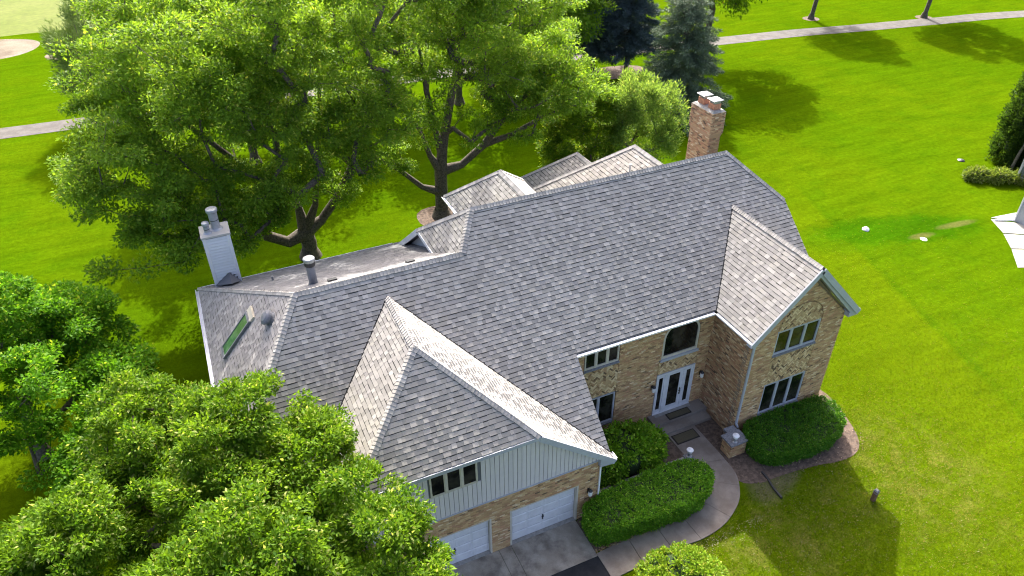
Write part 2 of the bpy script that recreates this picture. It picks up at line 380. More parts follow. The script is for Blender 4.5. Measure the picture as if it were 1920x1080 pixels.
def brickwork(wall, O, U, Nn, region, opens, v0, v1, depth=.1, pal=PAL):
    O, U, Nn = np.array(O, float), np.array(U, float), np.array(Nn, float)
    bl, bh, mo = .205, .062, .0105; v = v0; r = 0
    while v < v1-.01:
        vm_ = v+bh/2; iv = [region(vm_)] if region(vm_) else []
        for op in opens:
            h = op(vm_)
            if not h: continue
            nv = []
            for a, b in iv:
                if h[1] <= a or h[0] >= b: nv.append((a, b)); continue
                if h[0]-a > .02: nv.append((a, h[0]))
                if b-h[1] > .02: nv.append((h[1], b))
            iv = nv
        for a, b in iv:
            u = math.floor(a/(bl+mo))*(bl+mo)-(r % 2)*(bl+mo)/2
            while u < b:
                c0, c1 = max(u, a), min(u+bl, b)
                if c1-c0 > .015: add_brick(wall, O, U, Nn, [(c0, v), (c1, v), (c1, min(v+bh, v1)), (c0, min(v+bh, v1))], depth, pick(pal))
                u += bl+mo
        v += bh+mo; r += 1
def herringbone(wall, O, U, Nn, cl, depth=.1, pal=PALH):
    O, U, Nn = np.array(O, float), np.array(U, float), np.array(Nn, float)
    L, W, mo = .205, .062, .010; us = [p[0] for p in cl]; vs = [p[1] for p in cl]
    s = W+mo; n = 3; ca = math.cos(math.pi/4)
    cu0, cv0 = (min(us)+max(us))/2, (min(vs)+max(vs))/2; R = int(max(max(us)-min(us), max(vs)-min(vs))/s)+6
    for i in range(-R, R):
        for j in range(-R, R):
            k = (i-j) % (2*n)
            if k == 0: rect = (i*s, j*s, i*s+n*s-mo, j*s+W)
            elif k == 2*n-1: rect = (i*s, j*s, i*s+W, j*s+n*s-mo)
            else: continue
            x0, y0, x1, y1 = rect
            q = [((x-y)*ca+cu0, (x+y)*ca+cv0) for x, y in ((x0, y0), (x1, y0), (x1, y1), (x0, y1))]
            q = clip_convex(q, cl)
            if len(q) >= 3: add_brick(wall, O, U, Nn, q, depth, pick(pal))
def rect_open(u0, u1, v0, v1): return lambda v: (u0, u1) if v0 < v < v1 else None
def arch_open(u0, u1, v0, vs, rise):
    c, h = (u0+u1)/2, (u1-u0)/2
    def f(v):
        if v < v0 or v > vs+rise: return None
        if v <= vs: return (u0, u1)
        k = h*math.sqrt(max(0, 1-((v-vs)/rise)**2)); return (c-k, c+k)
    return f
def wall_part(pts_b, h=None, tops=None):
    mb = MB(); mb.hexa(pts_b, tops) ; return part(mb, 'wall', M['mortar'])
BK = .1
# backing walls (mortar plane lies BK behind the brick face)
def wall_box(x0, x1, y0, y1, z0, z1):
    mb = MB(); mb.box(x0, x1, y0, y1, z0, z1); return part(mb, 'wall', M['mortar'])
GY, RY, WY, WX, WXR = 0.0, 3.53, 1.04, 7.8, 13.0
w_gar = wall_box(-9.35, 0.0, GY+.25, GY+.45, -.2, 3.14)
w_garR = wall_box(-.30, -.10, GY+.45, RY+.3, -.2, 3.1)
w_rec = wall_box(-.10, WX+.3, RY+BK, RY+.35, -.2, 5.78)
w_wl = wall_box(WX+BK, WX+.3, WY+.35, RY+BK, -.2, 5.78)
mb = MB(); mb.hexa([(WX, WY+BK, -.2), (WXR, WY+BK, -.2), (WXR, WY+BK, 5.9), (10.5, WY+BK, 8.45), (WX, WY+BK, 5.9)], [(WX, WY+.34, -.2), (WXR, WY+.34, -.2), (WXR, WY+.34, 5.9), (10.5, WY+.34, 8.45), (WX, WY+.34, 5.9)]); w_wf = part(mb, 'wall', M['mortar'])
mb = MB(); mb.hexa([(WXR-.3, WY+.34, -.2), (WXR-.3, 15.7, -.2), (WXR-.3, 15.7, 4.9), (WXR-.3, 11.1, 8.3), (WXR-.3, 6.4, 8.3), (WXR-.3, 3.3, 5.7), (WXR-.3, WY+.34, 5.7)], [(WXR-BK, WY+.34, -.2), (WXR-BK, 15.7, -.2), (WXR-BK, 15.7, 4.9), (WXR-BK, 11.1, 8.3), (WXR-BK, 6.4, 8.3), (WXR-BK, 3.3, 5.7), (WXR-BK, WY+.34, 5.7)]); w_wr = part(mb, 'wall', M['mortar'])
wall_box(-13.0, WXR-.3, 15.2, 15.5, -.2, 5.1); wall_box(-13.0, -12.7, 2.9, 15.2, -.2, 5.2); wall_box(-13.0, -9.35, 2.9, 3.2, -.2, 5.4); wall_box(-9.35, -9.1, .45, 3.2, -.2, 5.8)
mb = MB(); mb.box(2.7, 12.8, 15.5, 16.0, -.2, 5.8); mb.box(5.2, 10.2, 16.0, 19.1, -.2, 5.3); part(mb, 'wall', M['mortar'])
# upper gable wall above the low rear roof (pale siding) and the attic wall under the small rear hip
mb = MB(); mb.hexa([(-3.1, 8.9, 8.0), (-3.1, 15.3, 5.0), (-3.1, 15.0, 5.5), (-3.1, 11.1, 8.55), (-3.1, 9.05, 8.55)], [(-2.9, 8.9, 8.0), (-2.9, 15.3, 5.0), (-2.9, 15.0, 5.5), (-2.9, 11.1, 8.55), (-2.9, 9.05, 8.55)], (.5, .52, .55)); part(mb, 'gable_wall', M['siding'])
mb = MB(); mb.box(-1.1, 2.5, 10.2, 13.1, 6.5, 8.85, (.5, .52, .55)); part(mb, 'attic_wall', M['siding'])

# bricks
GD = [(-3.93, -1.03), (-7.75, -4.85)]      # garage doors
brickwork(w_gar, (0, GY, 0), (1, 0, 0), (0, -1, 0), lambda v: (-9.3, 0), [rect_open(a, b_, -1, 2.11) for a, b_ in GD], -.05, 3.2, .26)
brickwork(w_garR, (0, GY, 0), (0, 1, 0), (1, 0, 0), lambda v: (0.11, RY), [], -.05, 3.1, .12, PALD)
brickwork(w_rec, (0, RY, 0), (1, 0, 0), (0, -1, 0), lambda v: (0, WX), [rect_open(1.08, 2.86, .9, 5.75), rect_open(5.02, 7.18, 0.1, 3.80), arch_open(5.12, 7.12, 3.7, 4.95, .88)], -.05, 5.8)
herringbone(w_rec, (0, RY, 0), (1, 0, 0), (0, -1, 0), [(1.10, 2.82), (2.84, 2.82), (2.84, 4.50), (1.10, 4.50)])
herringbone(w_rec, (0, RY, 0), (1, 0, 0), (0, -1, 0), [(5.05, 2.90), (7.16, 2.90), (7.16, 3.66), (5.05, 3.66)])
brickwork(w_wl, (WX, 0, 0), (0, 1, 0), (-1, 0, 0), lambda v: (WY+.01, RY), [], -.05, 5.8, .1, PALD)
gab = lambda v: (WX, WXR) if v < 5.75 else ((WX+(v-5.75)/.98, WXR-(v-5.75)/.98) if v < 8.2 else None)
ac = [(10.4+1.2*math.cos(a), 5.86+1.2*math.sin(a)) for a in np.linspace(0, math.pi, 15)]
brickwork(w_wf, (0, WY, 0), (1, 0, 0), (0, -1, 0), gab, [rect_open(9.18, 11.62, .78, 5.87), arch_open(9.16, 11.64, 5.8, 5.86, 1.24)], -.05, 8.3)
herringbone(w_wf, (0, WY, 0), (1, 0, 0), (0, -1, 0), [(9.20, 2.76), (11.60, 2.76), (11.60, 4.40), (9.20, 4.40)])
herringbone(w_wf, (0, WY, 0), (1, 0, 0), (0, -1, 0), ac)
def endreg(v):
    if v < 4.9: return (WY+.11, 15.6)
    if v < 5.75: return (WY+.11, 15.6-(v-4.9)*1.3)
    if v < 8.25: return (3.3+(v-5.75)*1.15, 15.6-(v-4.9)*1.3)
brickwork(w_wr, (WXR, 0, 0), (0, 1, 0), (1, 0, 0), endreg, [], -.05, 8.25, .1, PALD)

# brick chimney at the far gable end
ch = MB(); ch.box(13.02, 13.70, 11.95, 13.60, -.2, 11.05, (.3, .22, .15)); chim = part(ch, 'chimney', M['mortar'])
chim['label'] = 'tall tan brick chimney with two clay flues at the far right gable end'
for (z0, z1, e) in ((3.0, 9.95, 0.02), (9.95, 11.10, .09)):
    x0, x1, y0, y1 = 13.02-e, 13.70+e, 11.95-e, 13.60+e
    if e > .05:
        mb = MB(); mb.hexa([(x0+.07, y0+.07, z0-.22), (x1-.07, y0+.07, z0-.22), (x1-.07, y1-.07, z0-.22), (x0+.07, y1-.07, z0-.22)], [(x0, y0, z0), (x1, y0, z0), (x1, y1, z0), (x0, y1, z0)], (.30, .21, .14)); mb.build('corbel', M['brick'], chim)
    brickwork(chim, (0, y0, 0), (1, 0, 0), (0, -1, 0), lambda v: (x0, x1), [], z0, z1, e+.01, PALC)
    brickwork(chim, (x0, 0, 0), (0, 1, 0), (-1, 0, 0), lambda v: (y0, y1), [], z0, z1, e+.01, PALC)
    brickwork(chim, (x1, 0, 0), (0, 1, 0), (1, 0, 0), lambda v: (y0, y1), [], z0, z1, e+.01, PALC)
mb = MB(); mb.hexa([(12.93, 11.86, 11.10), (13.79, 11.86, 11.10), (13.79, 13.69, 11.10), (12.93, 13.69, 11.10)], [(13.03, 11.98, 11.19), (13.69, 11.98, 11.19), (13.69, 13.57, 11.19), (13.03, 13.57, 11.19)]); mb.build('crown', M['concrete'], chim)
for yy in (12.33, 13.20):
    mb = MB(); mb.box(13.14, 13.58, yy-.24, yy+.24, 11.15, 11.50); fl = mb.build('flue', M['clay'], chim)
    mb = MB(); mb.box(13.17, 13.55, yy-.21, yy+.21, 11.50, 11.66); mb.build('spark_screen', M['galv'], chim)
    mb = MB(); e = .31; b4 = [(13.36-e, yy-e), (13.36+e, yy-e), (13.36+e, yy+e), (13.36-e, yy+e)]
    mb.slab(b4, 11.66, 11.69); mb.hexa([(x, y, 11.69) for x, y in b4], [(13.36+(x-13.36)*.15, yy+(y-yy)*.15, 11.80) for x, y in b4]); mb.build('chimney_cap', M['capmetal'], chim)

# emit bricks: the 300 largest in view as parts, the rest joined wall by wall
def seen(c, nrm):
    d = CAM-c
    if d@nrm <= 0: return 0
    x, y, z = project(c)
    if not (0 < x < 1920 and 0 < y < 1080) or (x < 850 and y > 640): return 0
    if 1085 < x < 1262 and y > 790 and c[0] < 5: return 0
    return (d@nrm)/np.linalg.norm(d)/z**2
sc_b = [seen(r[5], r[6]) if r[0] in (w_gar, w_wf, w_rec) else 0 for r in BR]
ar = [abs(sum(np.linalg.norm(np.cross(r[1][k]-r[1][0], r[1][k+1]-r[1][0])) for k in range(1, len(r[1])-1))) for r in BR]
order = sorted(range(len(BR)), key=lambda k: -sc_b[k]*ar[k]); top = set(order[:298])
rest = {}
for k, (wl, f, bk, col, *_r) in enumerate(BR):
    if k in top: mb = MB()
    else: mb = rest.setdefault(wl.name, (wl, MB()))[1]
    n = len(f); i = len(mb.V); mb.V += [tuple(p) for p in f]+[tuple(p) for p in bk]
    mb.F.append([i+q for q in range(n)]); mb.C.append(col)
    for q in range(n): l = (q+1) % n; mb.F.append([i+l, i+q, i+n+q, i+n+l]); mb.C.append(col)
    if k in top: mb.build('brick', M['brick'], wl)
for wl, mb in rest.values(): tag(mb.build('brickwork', M['brick'], wl), kind='stuff')

# ------------------------------------------------------------------ roof
ms, ye, ze = .889, 3.27, 6.0
zm = lambda y: ze+ms*(y-ye)
RZ, RYd = 10.72, 8.58
yl = 7.26; zl = zm(yl)
kg = .841
roof_mb = MB()
SH = []
SPAL = [(a*1.06, b*1.025, c*.955) for a, b, c in [(.335, .328, .318), (.318, .312, .304), (.305, .298, .292), (.350, .342, .332), (.290, .284, .278), (.325, .317, .300), (.312, .305, .306), (.375, .367, .357), (.28, .275, .27)]]
def shingles(P, tint=(1, 1, 1), expo=.184, deck=True, cell=1.0):
    P = [np.array(p, float) for p in P]
    n = np.zeros(3)
    for i in range(len(P)): n += np.cross(P[i], P[(i+1) % len(P)])
    n /= np.linalg.norm(n)
    if n[2] < 0: n = -n; P = P[::-1]
    v = np.array([0, 0, 1.0])-n*n[2]; v /= np.linalg.norm(v); u = np.cross(v, n); O = P[0]
    # deck slab
    i0 = len(roof_mb.V); N_ = len(P); roof_mb.V += [tuple(p) for p in P]+[tuple(p-n*.14) for p in P]; dc = (.12*tint[0], .12*tint[1], .12*tint[2])
    roof_mb.F.append([i0+k for k in range(N_)]); roof_mb.C.append(dc); roof_mb.F.append([i0+N_+k for k in range(N_)][::-1]); roof_mb.C.append((.3, .3, .3))
    for k in range(N_): l = (k+1) % N_; roof_mb.F.append([i0+l, i0+k, i0+N_+k, i0+N_+l]); roof_mb.C.append((.32, .33, .35))
    Q = [((p-O)@u, (p-O)@v) for p in P]; v0 = min(q[1] for q in Q); v1 = max(q[1] for q in Q)
    vv = v0-.02; row = 0
    while vv < v1-.02:
        a, b = max(vv, v0), min(vv+expo, v1); mid = (a+b)/2
        X_ = []
        for i in range(len(Q)):
            p, q = Q[i], Q[(i+1) % len(Q)]
            if (p[1]-mid)*(q[1]-mid) < 0: s = (mid-p[1])/(q[1]-p[1]); X_.append((p[0]+s*(q[0]-p[0]), (q[0]-p[0])/(q[1]-p[1])))
        X_.sort()
        for (xl, dl), (xr, dr) in zip(X_[::2], X_[1::2]):
            if abs(dl) > 6: dl = 0
            if abs(dr) > 6: dr = 0
            L = lambda y: xl+dl*(y-mid); Rr = lambda y: xr+dr*(y-mid)
            uu = min(L(a), L(b))-random.random()*.3; ends = max(Rr(a), Rr(b)); raised = random.random() < .5
            while uu < ends:
                wdt = random.choice((.14, .2, .26, .32, .4))*cell if not raised else random.choice((.14, .18, .22, .27))*cell
                ue = uu+wdt; poly = [(uu, a), (ue, a), (ue, b), (uu, b)]
                # clip with the two slanted limits
                poly = clip_half(poly, 1, -dl, -(xl-dl*mid)); 
                if len(poly) > 2: poly = clip_half(poly, -1, dr, xr-dr*mid)
                if len(poly) > 2 and max(p[0] for p in poly)-min(p[0] for p in poly) > .01:
                    c = random.choice(SPAL); j = random.uniform(.94, 1.06)*(1.06 if raised else .95)
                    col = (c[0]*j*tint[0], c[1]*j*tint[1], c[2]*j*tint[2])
                    SH.append((O, u, v, n, poly, a, b, raised, col))
                uu = ue; raised = not raised if random.random() < .8 else raised
        vv += expo; row += 1
def emit_shingle(mb, S):
    O, u, v, n, poly, a, b, raised, col = S
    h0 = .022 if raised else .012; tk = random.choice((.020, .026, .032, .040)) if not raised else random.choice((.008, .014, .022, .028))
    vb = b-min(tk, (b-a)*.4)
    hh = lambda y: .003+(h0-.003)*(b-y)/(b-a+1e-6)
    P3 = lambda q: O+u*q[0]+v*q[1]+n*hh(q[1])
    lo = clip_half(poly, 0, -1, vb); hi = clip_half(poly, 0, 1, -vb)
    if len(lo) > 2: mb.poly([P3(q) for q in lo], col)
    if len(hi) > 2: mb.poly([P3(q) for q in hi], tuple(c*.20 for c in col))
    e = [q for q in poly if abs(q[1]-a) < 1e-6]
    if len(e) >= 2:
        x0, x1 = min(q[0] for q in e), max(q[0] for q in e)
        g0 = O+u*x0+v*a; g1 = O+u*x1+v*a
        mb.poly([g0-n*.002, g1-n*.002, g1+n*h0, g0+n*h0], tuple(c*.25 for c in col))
        if raised:
            for x in (x0, x1): mb.poly([O+u*x+v*a, O+u*x+v*b, O+u*x+v*b+n*.003, O+u*x+v*a+n*h0], tuple(c*.5 for c in col))
mp = lambda x, y: (x, y, zm(y))
# left hip front foot, eaves at 5.4
yf = ye+(5.4-ze)/ms
LX = -13.30; T = (-1.85, RYd, RZ); R_ = (11.30, RYd, RZ); Pp = (-9.62, yl, zl); Q_ = (-2.81, yl, zl)
jf = (13.42, 6.35, zm(6.35)); A_ = (-6.25, 6.52, 8.89); B_ = (-6.25, 3.18, 8.89); yo = -.16
zgo = 8.89-kg*3.42
yv = ye+(zgo-ze)/ms
yc = ye+(3.24-ze)/ms
main = [(LX, yf, 5.4), (Pp[0], Pp[1], Pp[2]), Q_, (T[0], T[1], zm(T[1])), (R_[0], R_[1], zm(R_[1])), jf, (13.45, ye-.05, zm(ye-.05)), mp(13.42, ye), mp(10.5, 6.61), mp(7.58, ye), mp(.52, ye), mp(.52, yc), A_[:2]+(zm(A_[1]),), (-9.67, yv, zm(yv)), (-9.67, yf, 5.4)]
shingles(main)
shingles([Pp, (LX, yf, 5.4), (LX, 15.8, 5.4)], (1.0, .99, 1.02))
shingles([Pp, (LX, 15.8, 5.4), (-3.0, 15.8, 5.4), (-2.81, yl, zl)], (.70, .715, .76))  # darker tint: tree shade on this low rear slope put into the colour
shingles([T, Q_, (-3.5, 9.05, 8.70), (-3.5, 11.2, 8.70)], (1.02, 1.01, .98))
shingles([T, (-3.5, 11.2, 8.70), (-3.5, 16.0, 5.0), (13.42, 16.0, 5.0), (13.42, 11.15, 8.74), R_], (.95, .95, 1.0))
shingles([R_, jf, (13.42, 11.15, 8.74)])
shingles([(7.58, .78, 6.0), (7.58, ye, 6.0), (10.5, 6.61, 8.97), (10.5, .78, 8.97)], (.95, .945, .94))
shingles([(13.42, .78, 6.0), (10.5, .78, 8.97), (10.5, 6.61, 8.97), (13.42, ye, 6.0)])
shingles([A_, B_, (-2.83, yo, zgo), (.52, yo, 3.24), (.52, yc, 3.24)], (.98, .965, .95))
shingles([B_, (-9.67, yo, zgo), (-2.83, yo, zgo)], (1.0, .985, .965), .19)
shingles([A_, (-9.67, yv, zgo), (-9.67, yo, zgo), B_], (.98, .965, .95))
# rear hips
shingles([(.7, 8.58, RZ), (.7, 11.29, RZ), (-1.38, 13.4, 8.87), (-1.38, 10.98, 8.87)], (1.0, 1.0, .98))
shingles([(.7, 8.58, RZ), (2.78, 10.98, 8.87), (2.78, 13.4, 8.87), (.7, 11.29, RZ)], (1.03, 1.0, .98))
shingles([(.7, 11.29, RZ), (2.78, 13.4, 8.87), (-1.38, 13.4, 8.87)])
shingles([(7.75, 8.58, RZ), (7.75, 11.04, RZ), (2.45, 16.34, 6.0), (2.45, 14.7, 6.0)], (1.02, 1.0, .98))
shingles([(7.75, 8.58, RZ), (13.05, 14.7, 6.0), (13.05, 16.34, 6.0), (7.75, 11.04, RZ)])
shingles([(7.75, 11.04, RZ), (13.05, 16.34, 6.0), (2.45, 16.34, 6.0)])
shingles([(7.73, 13.6, 8.0), (7.73, 16.6, 8.0), (4.93, 19.4, 5.5), (4.93, 13.6, 5.5)], (.97, .95, .95))
shingles([(7.73, 13.6, 8.0), (10.53, 13.6, 5.5), (10.53, 19.4, 5.5), (7.73, 16.6, 8.0)])
shingles([(7.73, 16.6, 8.0), (10.53, 19.4, 5.5), (4.93, 19.4, 5.5)])
roof = roof_mb.build('roof', M['shingle'], house)
def sscore(S):
    O, u, v, n, poly = S[:5]
    us = [q[0] for q in poly]; c = O+u*(sum(us)/len(us))+v*(S[5]+S[6])/2
    x, y, z = project(c); d = CAM-c
    if d@n <= 0 or not (0 < x < 1920 and 0 < y < 1080) or (x < 700 and y > 740) or (x < 850 and y > 870): return 0
    return (max(us)-min(us))*(S[6]-S[5])*(d@n)/np.linalg.norm(d)/z**2
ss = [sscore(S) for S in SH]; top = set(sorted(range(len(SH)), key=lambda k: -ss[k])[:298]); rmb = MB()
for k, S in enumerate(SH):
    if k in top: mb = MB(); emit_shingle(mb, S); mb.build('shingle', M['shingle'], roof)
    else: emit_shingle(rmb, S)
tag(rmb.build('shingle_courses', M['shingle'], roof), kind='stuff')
# ridge and hip caps
CAPS = []
def caps(p, q, n1, n2, half=.16, step=.145):
    """p low end, q high end; n1,n2 the two plane normals (up)"""
    p, q = np.array(p, float), np.array(q, float); L = np.linalg.norm(q-p); d = (q-p)/L
    n1 = np.array(n1, float)/np.linalg.norm(n1); n2 = np.array(n2, float)/np.linalg.norm(n2)
    s1 = np.cross(d, n1); s1 /= np.linalg.norm(s1); s2 = np.cross(n2, d); s2 /= np.linalg.norm(s2)
    if s1[2] > 0 and s1@(n1-n2) < 0: s1 = -s1
    if (s1@n2) > 0: s1 = -s1
    if (s2@n1) > 0: s2 = -s2
    nn = (n1+n2); nn /= np.linalg.norm(nn); k = 0; x = 0
    while x < L:
        c = random.choice(SPAL); j = random.uniform(.95, 1.2); col = (c[0]*j, c[1]*j, c[2]*j)
        CAPS.append((p+d*x, d, s1, s2, nn, n1, n2, min(step*1.35, L-x+.03), half*random.uniform(.94, 1.06), col)); x += step
def emit_cap(mb, K_):
    p, d, s1, s2, nn, n1, n2, L, h, col = K_
    a0, a1 = p+nn*.060, p+d*L+nn*.036
    l0, l1 = p+s1*h+n1*.048, p+d*L+s1*h+n1*.022; r0, r1 = p+s2*h+n2*.048, p+d*L+s2*h+n2*.022
    m0, m1 = p+s1*h*.35+nn*.052, p+d*L+s1*h*.35+nn*.03; o0, o1 = p+s2*h*.35+nn*.052, p+d*L+s2*h*.35+nn*.03
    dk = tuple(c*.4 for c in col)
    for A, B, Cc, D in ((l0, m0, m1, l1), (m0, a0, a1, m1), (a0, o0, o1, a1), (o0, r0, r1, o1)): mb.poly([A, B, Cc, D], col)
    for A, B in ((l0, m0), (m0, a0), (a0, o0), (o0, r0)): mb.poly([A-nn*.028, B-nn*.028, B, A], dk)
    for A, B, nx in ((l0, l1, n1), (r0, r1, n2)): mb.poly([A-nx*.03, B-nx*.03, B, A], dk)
nf = (0, -ms, 1); nbk = (0, .771, 1); nbl = (0, (zl-5.4)/(15.8-yl), 1); nlf = (-(zl-5.4)/(Pp[0]-LX), 0, 1)
nwl, nwr = (-1.017, 0, 1), (1.017, 0, 1); ngr, ngl, ngf = (kg, 0, 1), (-kg, 0, 1), (0, -(8.89-zgo)/(3.18-yo), 1); njl = (-1.22, 0, 1); njr = (.94, 0, 1)
caps((-9.67, yo, zgo), B_, ngl, ngf); caps((-2.83, yo, zgo), B_, ngf, ngr); caps(B_, (A_[0], A_[1]-.05, 8.89), ngl, ngr)
caps((10.5, .8, 8.97), (10.5, 6.6, 8.97), nwl, nwr); caps((LX, yf, 5.4), Pp, nlf, nf); caps(Pp, Q_, nbl, nf); caps(Q_, T, njl, nf)
caps(T, R_, nbk, nf); caps(jf, R_, nf, njr); caps((.7, 11.29, RZ), (.7, 8.7, RZ), (-.889, 0, 1), (.889, 0, 1)); caps((-1.38, 13.4, 8.87), (.7, 11.29, RZ), (-.889, 0, 1), (0, .88, 1))
caps((2.78, 13.4, 8.87), (.7, 11.29, RZ), (.889, 0, 1), (0, .88, 1)); caps((7.75, 11.04, RZ), (7.75, 8.7, RZ), (-.889, 0, 1), (.889, 0, 1)); caps((2.45, 16.34, 6.0), (7.75, 11.04, RZ), (-.889, 0, 1), (0, .889, 1))
caps((4.93, 19.4, 5.5), (7.73, 16.6, 8.0), (-.889, 0, 1), (0, .889, 1)); caps((7.73, 16.6, 8.0), (7.73, 14.2, 8.0), (-.889, 0, 1), (.889, 0, 1))
caps((-3.5, 11.2, 8.70), T, njl, nbk)
# the long rear left hip is only a cut line of shingles: low caps
caps((LX, 15.8, 5.4), Pp, nlf, nbl, .11, .2)
cs = []
for K_ in CAPS:
    x, y, z = project(K_[0]); cs.append(0 if (x < 700 and y > 740) else 1/z)
top = set(sorted(range(len(CAPS)), key=lambda k: -cs[k])[:298]); rmb = MB()
for k, K_ in enumerate(CAPS):
    if k in top: mb = MB(); emit_cap(mb, K_); mb.build('ridge_cap', M['shingle'], roof)
    else: emit_cap(rmb, K_)
if rmb.V: tag(rmb.build('ridge_cap_run', M['shingle'], roof), kind='stuff')

for a, b_ in ((A_, (.52, yc, 3.24)), (A_, (-9.67, yv, zgo)), ((10.5, 6.61, zm(6.61)), (7.58, ye, 6.0)), ((10.5, 6.61, zm(6.61)), (13.42, ye, 6.0))):
    mb = MB(); mb.beam(np.array(a)+np.array([0, 0, .012]), np.array(b_)+np.array([0, 0, .012]), .055, .03, (.03, .03, .03)); mb.build('valley_flashing', M['shingle'], roof)
# fascias, gutters, downspouts
def fascia(p, q, hgt=.20, th=.05, dz=-.13, mat='trim', nm='fascia', off=(0, 0, 0)):
    mb = MB(); o = np.array(off, float)+np.array([0, 0, dz]); mb.beam(np.array(p)+o, np.array(q)+o, th, hgt); return part(mb, nm, M[mat])
# right wing gable
fascia((7.52, .74, 5.94), (10.5, .74, 8.97), .26, .06); fascia((13.48, .74, 5.94), (10.5, .74, 8.97), .26, .06)
mb = MB()
mb.hexa([(7.55, .80, 5.68), (7.8, .80, 5.68), (10.5, .80, 8.50), (10.5, .80, 8.72)], [(7.55, 1.12, 5.68), (7.8, 1.12, 5.68), (10.5, 1.12, 8.50), (10.5, 1.12, 8.72)])
mb.hexa([(13.45, .80, 5.68), (10.5, .80, 8.72), (10.5, .80, 8.50), (13.2, .80, 5.68)], [(13.45, 1.12, 5.68), (10.5, 1.12, 8.72), (10.5, 1.12, 8.50), (13.2, 1.12, 5.68)])
part(mb, 'soffit', M['trim'])
mb = MB(); mb.box(12.96, 13.50, .79, 1.2, 5.62, 5.86); part(mb, 'eave_return', M['trim'])
mb = MB(); mb.box(.6, 7.8, 3.32, 3.62, 5.72, 5.78); mb.box(7.62, 7.9, 1.0, 3.5, 5.72, 5.78); part(mb, 'soffit', M['trim'])
# garage front eave and half gable
fascia((-9.67, yo-.03, zgo), (-2.83, yo-.03, zgo), .17, .05, -.10); fascia((-2.83, yo-.03, zgo), (.55, yo-.03, 3.20), .24, .05, -.14)
mb = MB(); mb.hexa([(-.12, yo, 3.0), (.56, yo, 2.92), (.56, yo, 3.06), (-.12, yo, 3.6)], [(-.12, yo+.3, 3.0), (.56, yo+.3, 2.92), (.56, yo+.3, 3.06), (-.12, yo+.3, 3.6)]); part(mb, 'eave_return', M['trim'])
def gutter(p, q, n, s=.115):
    p, q, n = np.array(p, float), np.array(q, float), np.array(n, float); mb = MB(); z = np.array([0, 0, 1.0])
    a = lambda c, o, h: c+n*o+z*h
    prof = [(0, 0), (0, -s), (s*.8, -s), (s*1.1, 0), (s*1.1-.02, 0), (s*.74, -s+.03), (.02, -s+.03), (.02, 0)]
    for k in range(len(prof)):
        l = (k+1) % len(prof); mb.poly([a(p, *prof[k]), a(q, *prof[k]), a(q, *prof[l]), a(p, *prof[l])])
    mb.poly([a(p, *c) for c in prof[1:6]]); mb.poly([a(q, *c) for c in prof[1:6]][::-1])
    return part(mb, 'gutter', M['gutter'])
gutter((.50, ye-.01, 5.965), (7.48, ye-.01, 5.965), (0, -1, 0)); gutter((7.57, ye-.13, 5.965), (7.57, .76, 5.965), (-1, 0, 0)); gutter((13.43, .76, 5.96), (13.43, ye, 5.96), (1, 0, 0))
gutter((LX, yf, 5.37), (LX, 15.8, 5.37), (-1, 0, 0), .15); gutter((.53, yo, 3.2), (.53, yc+.05, 3.2), (1, 0, 0)); gutter((-3.6, 15.82, 5.36), (LX, 15.82, 5.36), (0, 1, 0)); gutter((-1.4, 11.0, 8.85), (-1.4, 13.4, 8.85), (-1, 0, 0))
fascia((-3.5, 9.05, 8.70), (-3.5, 11.2, 8.70), .20, .06, -.10, 'white'); fascia((-3.5, 11.2, 8.72), (-3.5, 15.0, 5.78), .26, .06, -.12, 'white')
mb = MB(); mb.cyl((7.52, .92, 5.88), (7.60, .98, 5.72), .045, n=8); mb.beam((7.60, .98, 5.72), (7.93, 1.0, 5.50), .075, .09); mb.beam((7.93, .99, 5.52), (7.93, .99, .9), .095, .075, up=(0, 1, 0)); mb.beam((7.93, .99, .92), (7.97, .88, .72), .09, .075); part(mb, 'downspout', M['trim'])
mb = MB(); mb.beam((-.03, -.05, 3.0), (-.03, -.05, .35), .06, .06, up=(0, 1, 0)); part(mb, 'downspout', M['white'])

# garage front: vertical boards on the gable
gz0 = 3.215
def gtop(x): return zgo-.10 if x < -2.83 else zgo-.10-kg*(x+2.83)
mb = MB(); mb.hexa([(-9.3, .06, gz0), (0, .06, gz0), (-.0, .06, max(gz0+.01, gtop(0)-.02)), (-2.83, .06, gtop(-2.83)-.05), (-9.3, .06, zgo-.15)], [(-9.3, .25, gz0), (0, .25, gz0), (-.0, .25, max(gz0+.01, gtop(0)-.02)), (-2.83, .25, gtop(-2.83)-.05), (-9.3, .25, zgo-.15)], (.14, .145, .15)); gw = part(mb, 'siding_wall', M['siding'])
x = -9.3; WIN = (-7.05, -5.24, 4.50, 5.76)
while x < -.12:
    x1 = min(x+.182, -.02); segs = [(gz0, gtop(x), gtop(x1))]
    if x1 > WIN[0] and x < WIN[1]: segs = [(gz0, WIN[2], WIN[2])]
    for z0, ta, tb in segs:
        if ta-z0 < .03: continue
        mb = MB(); c = random.uniform(.57, .61); g_ = .016
        mb.hexa([(x+g_, .03, z0), (x1-g_*.2, .03, z0), (x1-g_*.2, .03, max(z0+.01, tb)), (x+g_, .03, ta)], [(x+g_, .062, z0), (x1-g_*.2, .062, z0), (x1-g_*.2, .062, max(z0+.01, tb)), (x+g_, .062, ta)], (c*1.09, c*1.0, c*.95)); mb.build('siding_board', M['siding'], gw)
    x += .182
mb = MB(); mb.box(-9.3, .0, -.005, .06, 3.175, 3.225); part(mb, 'trim_board', M['trim'])

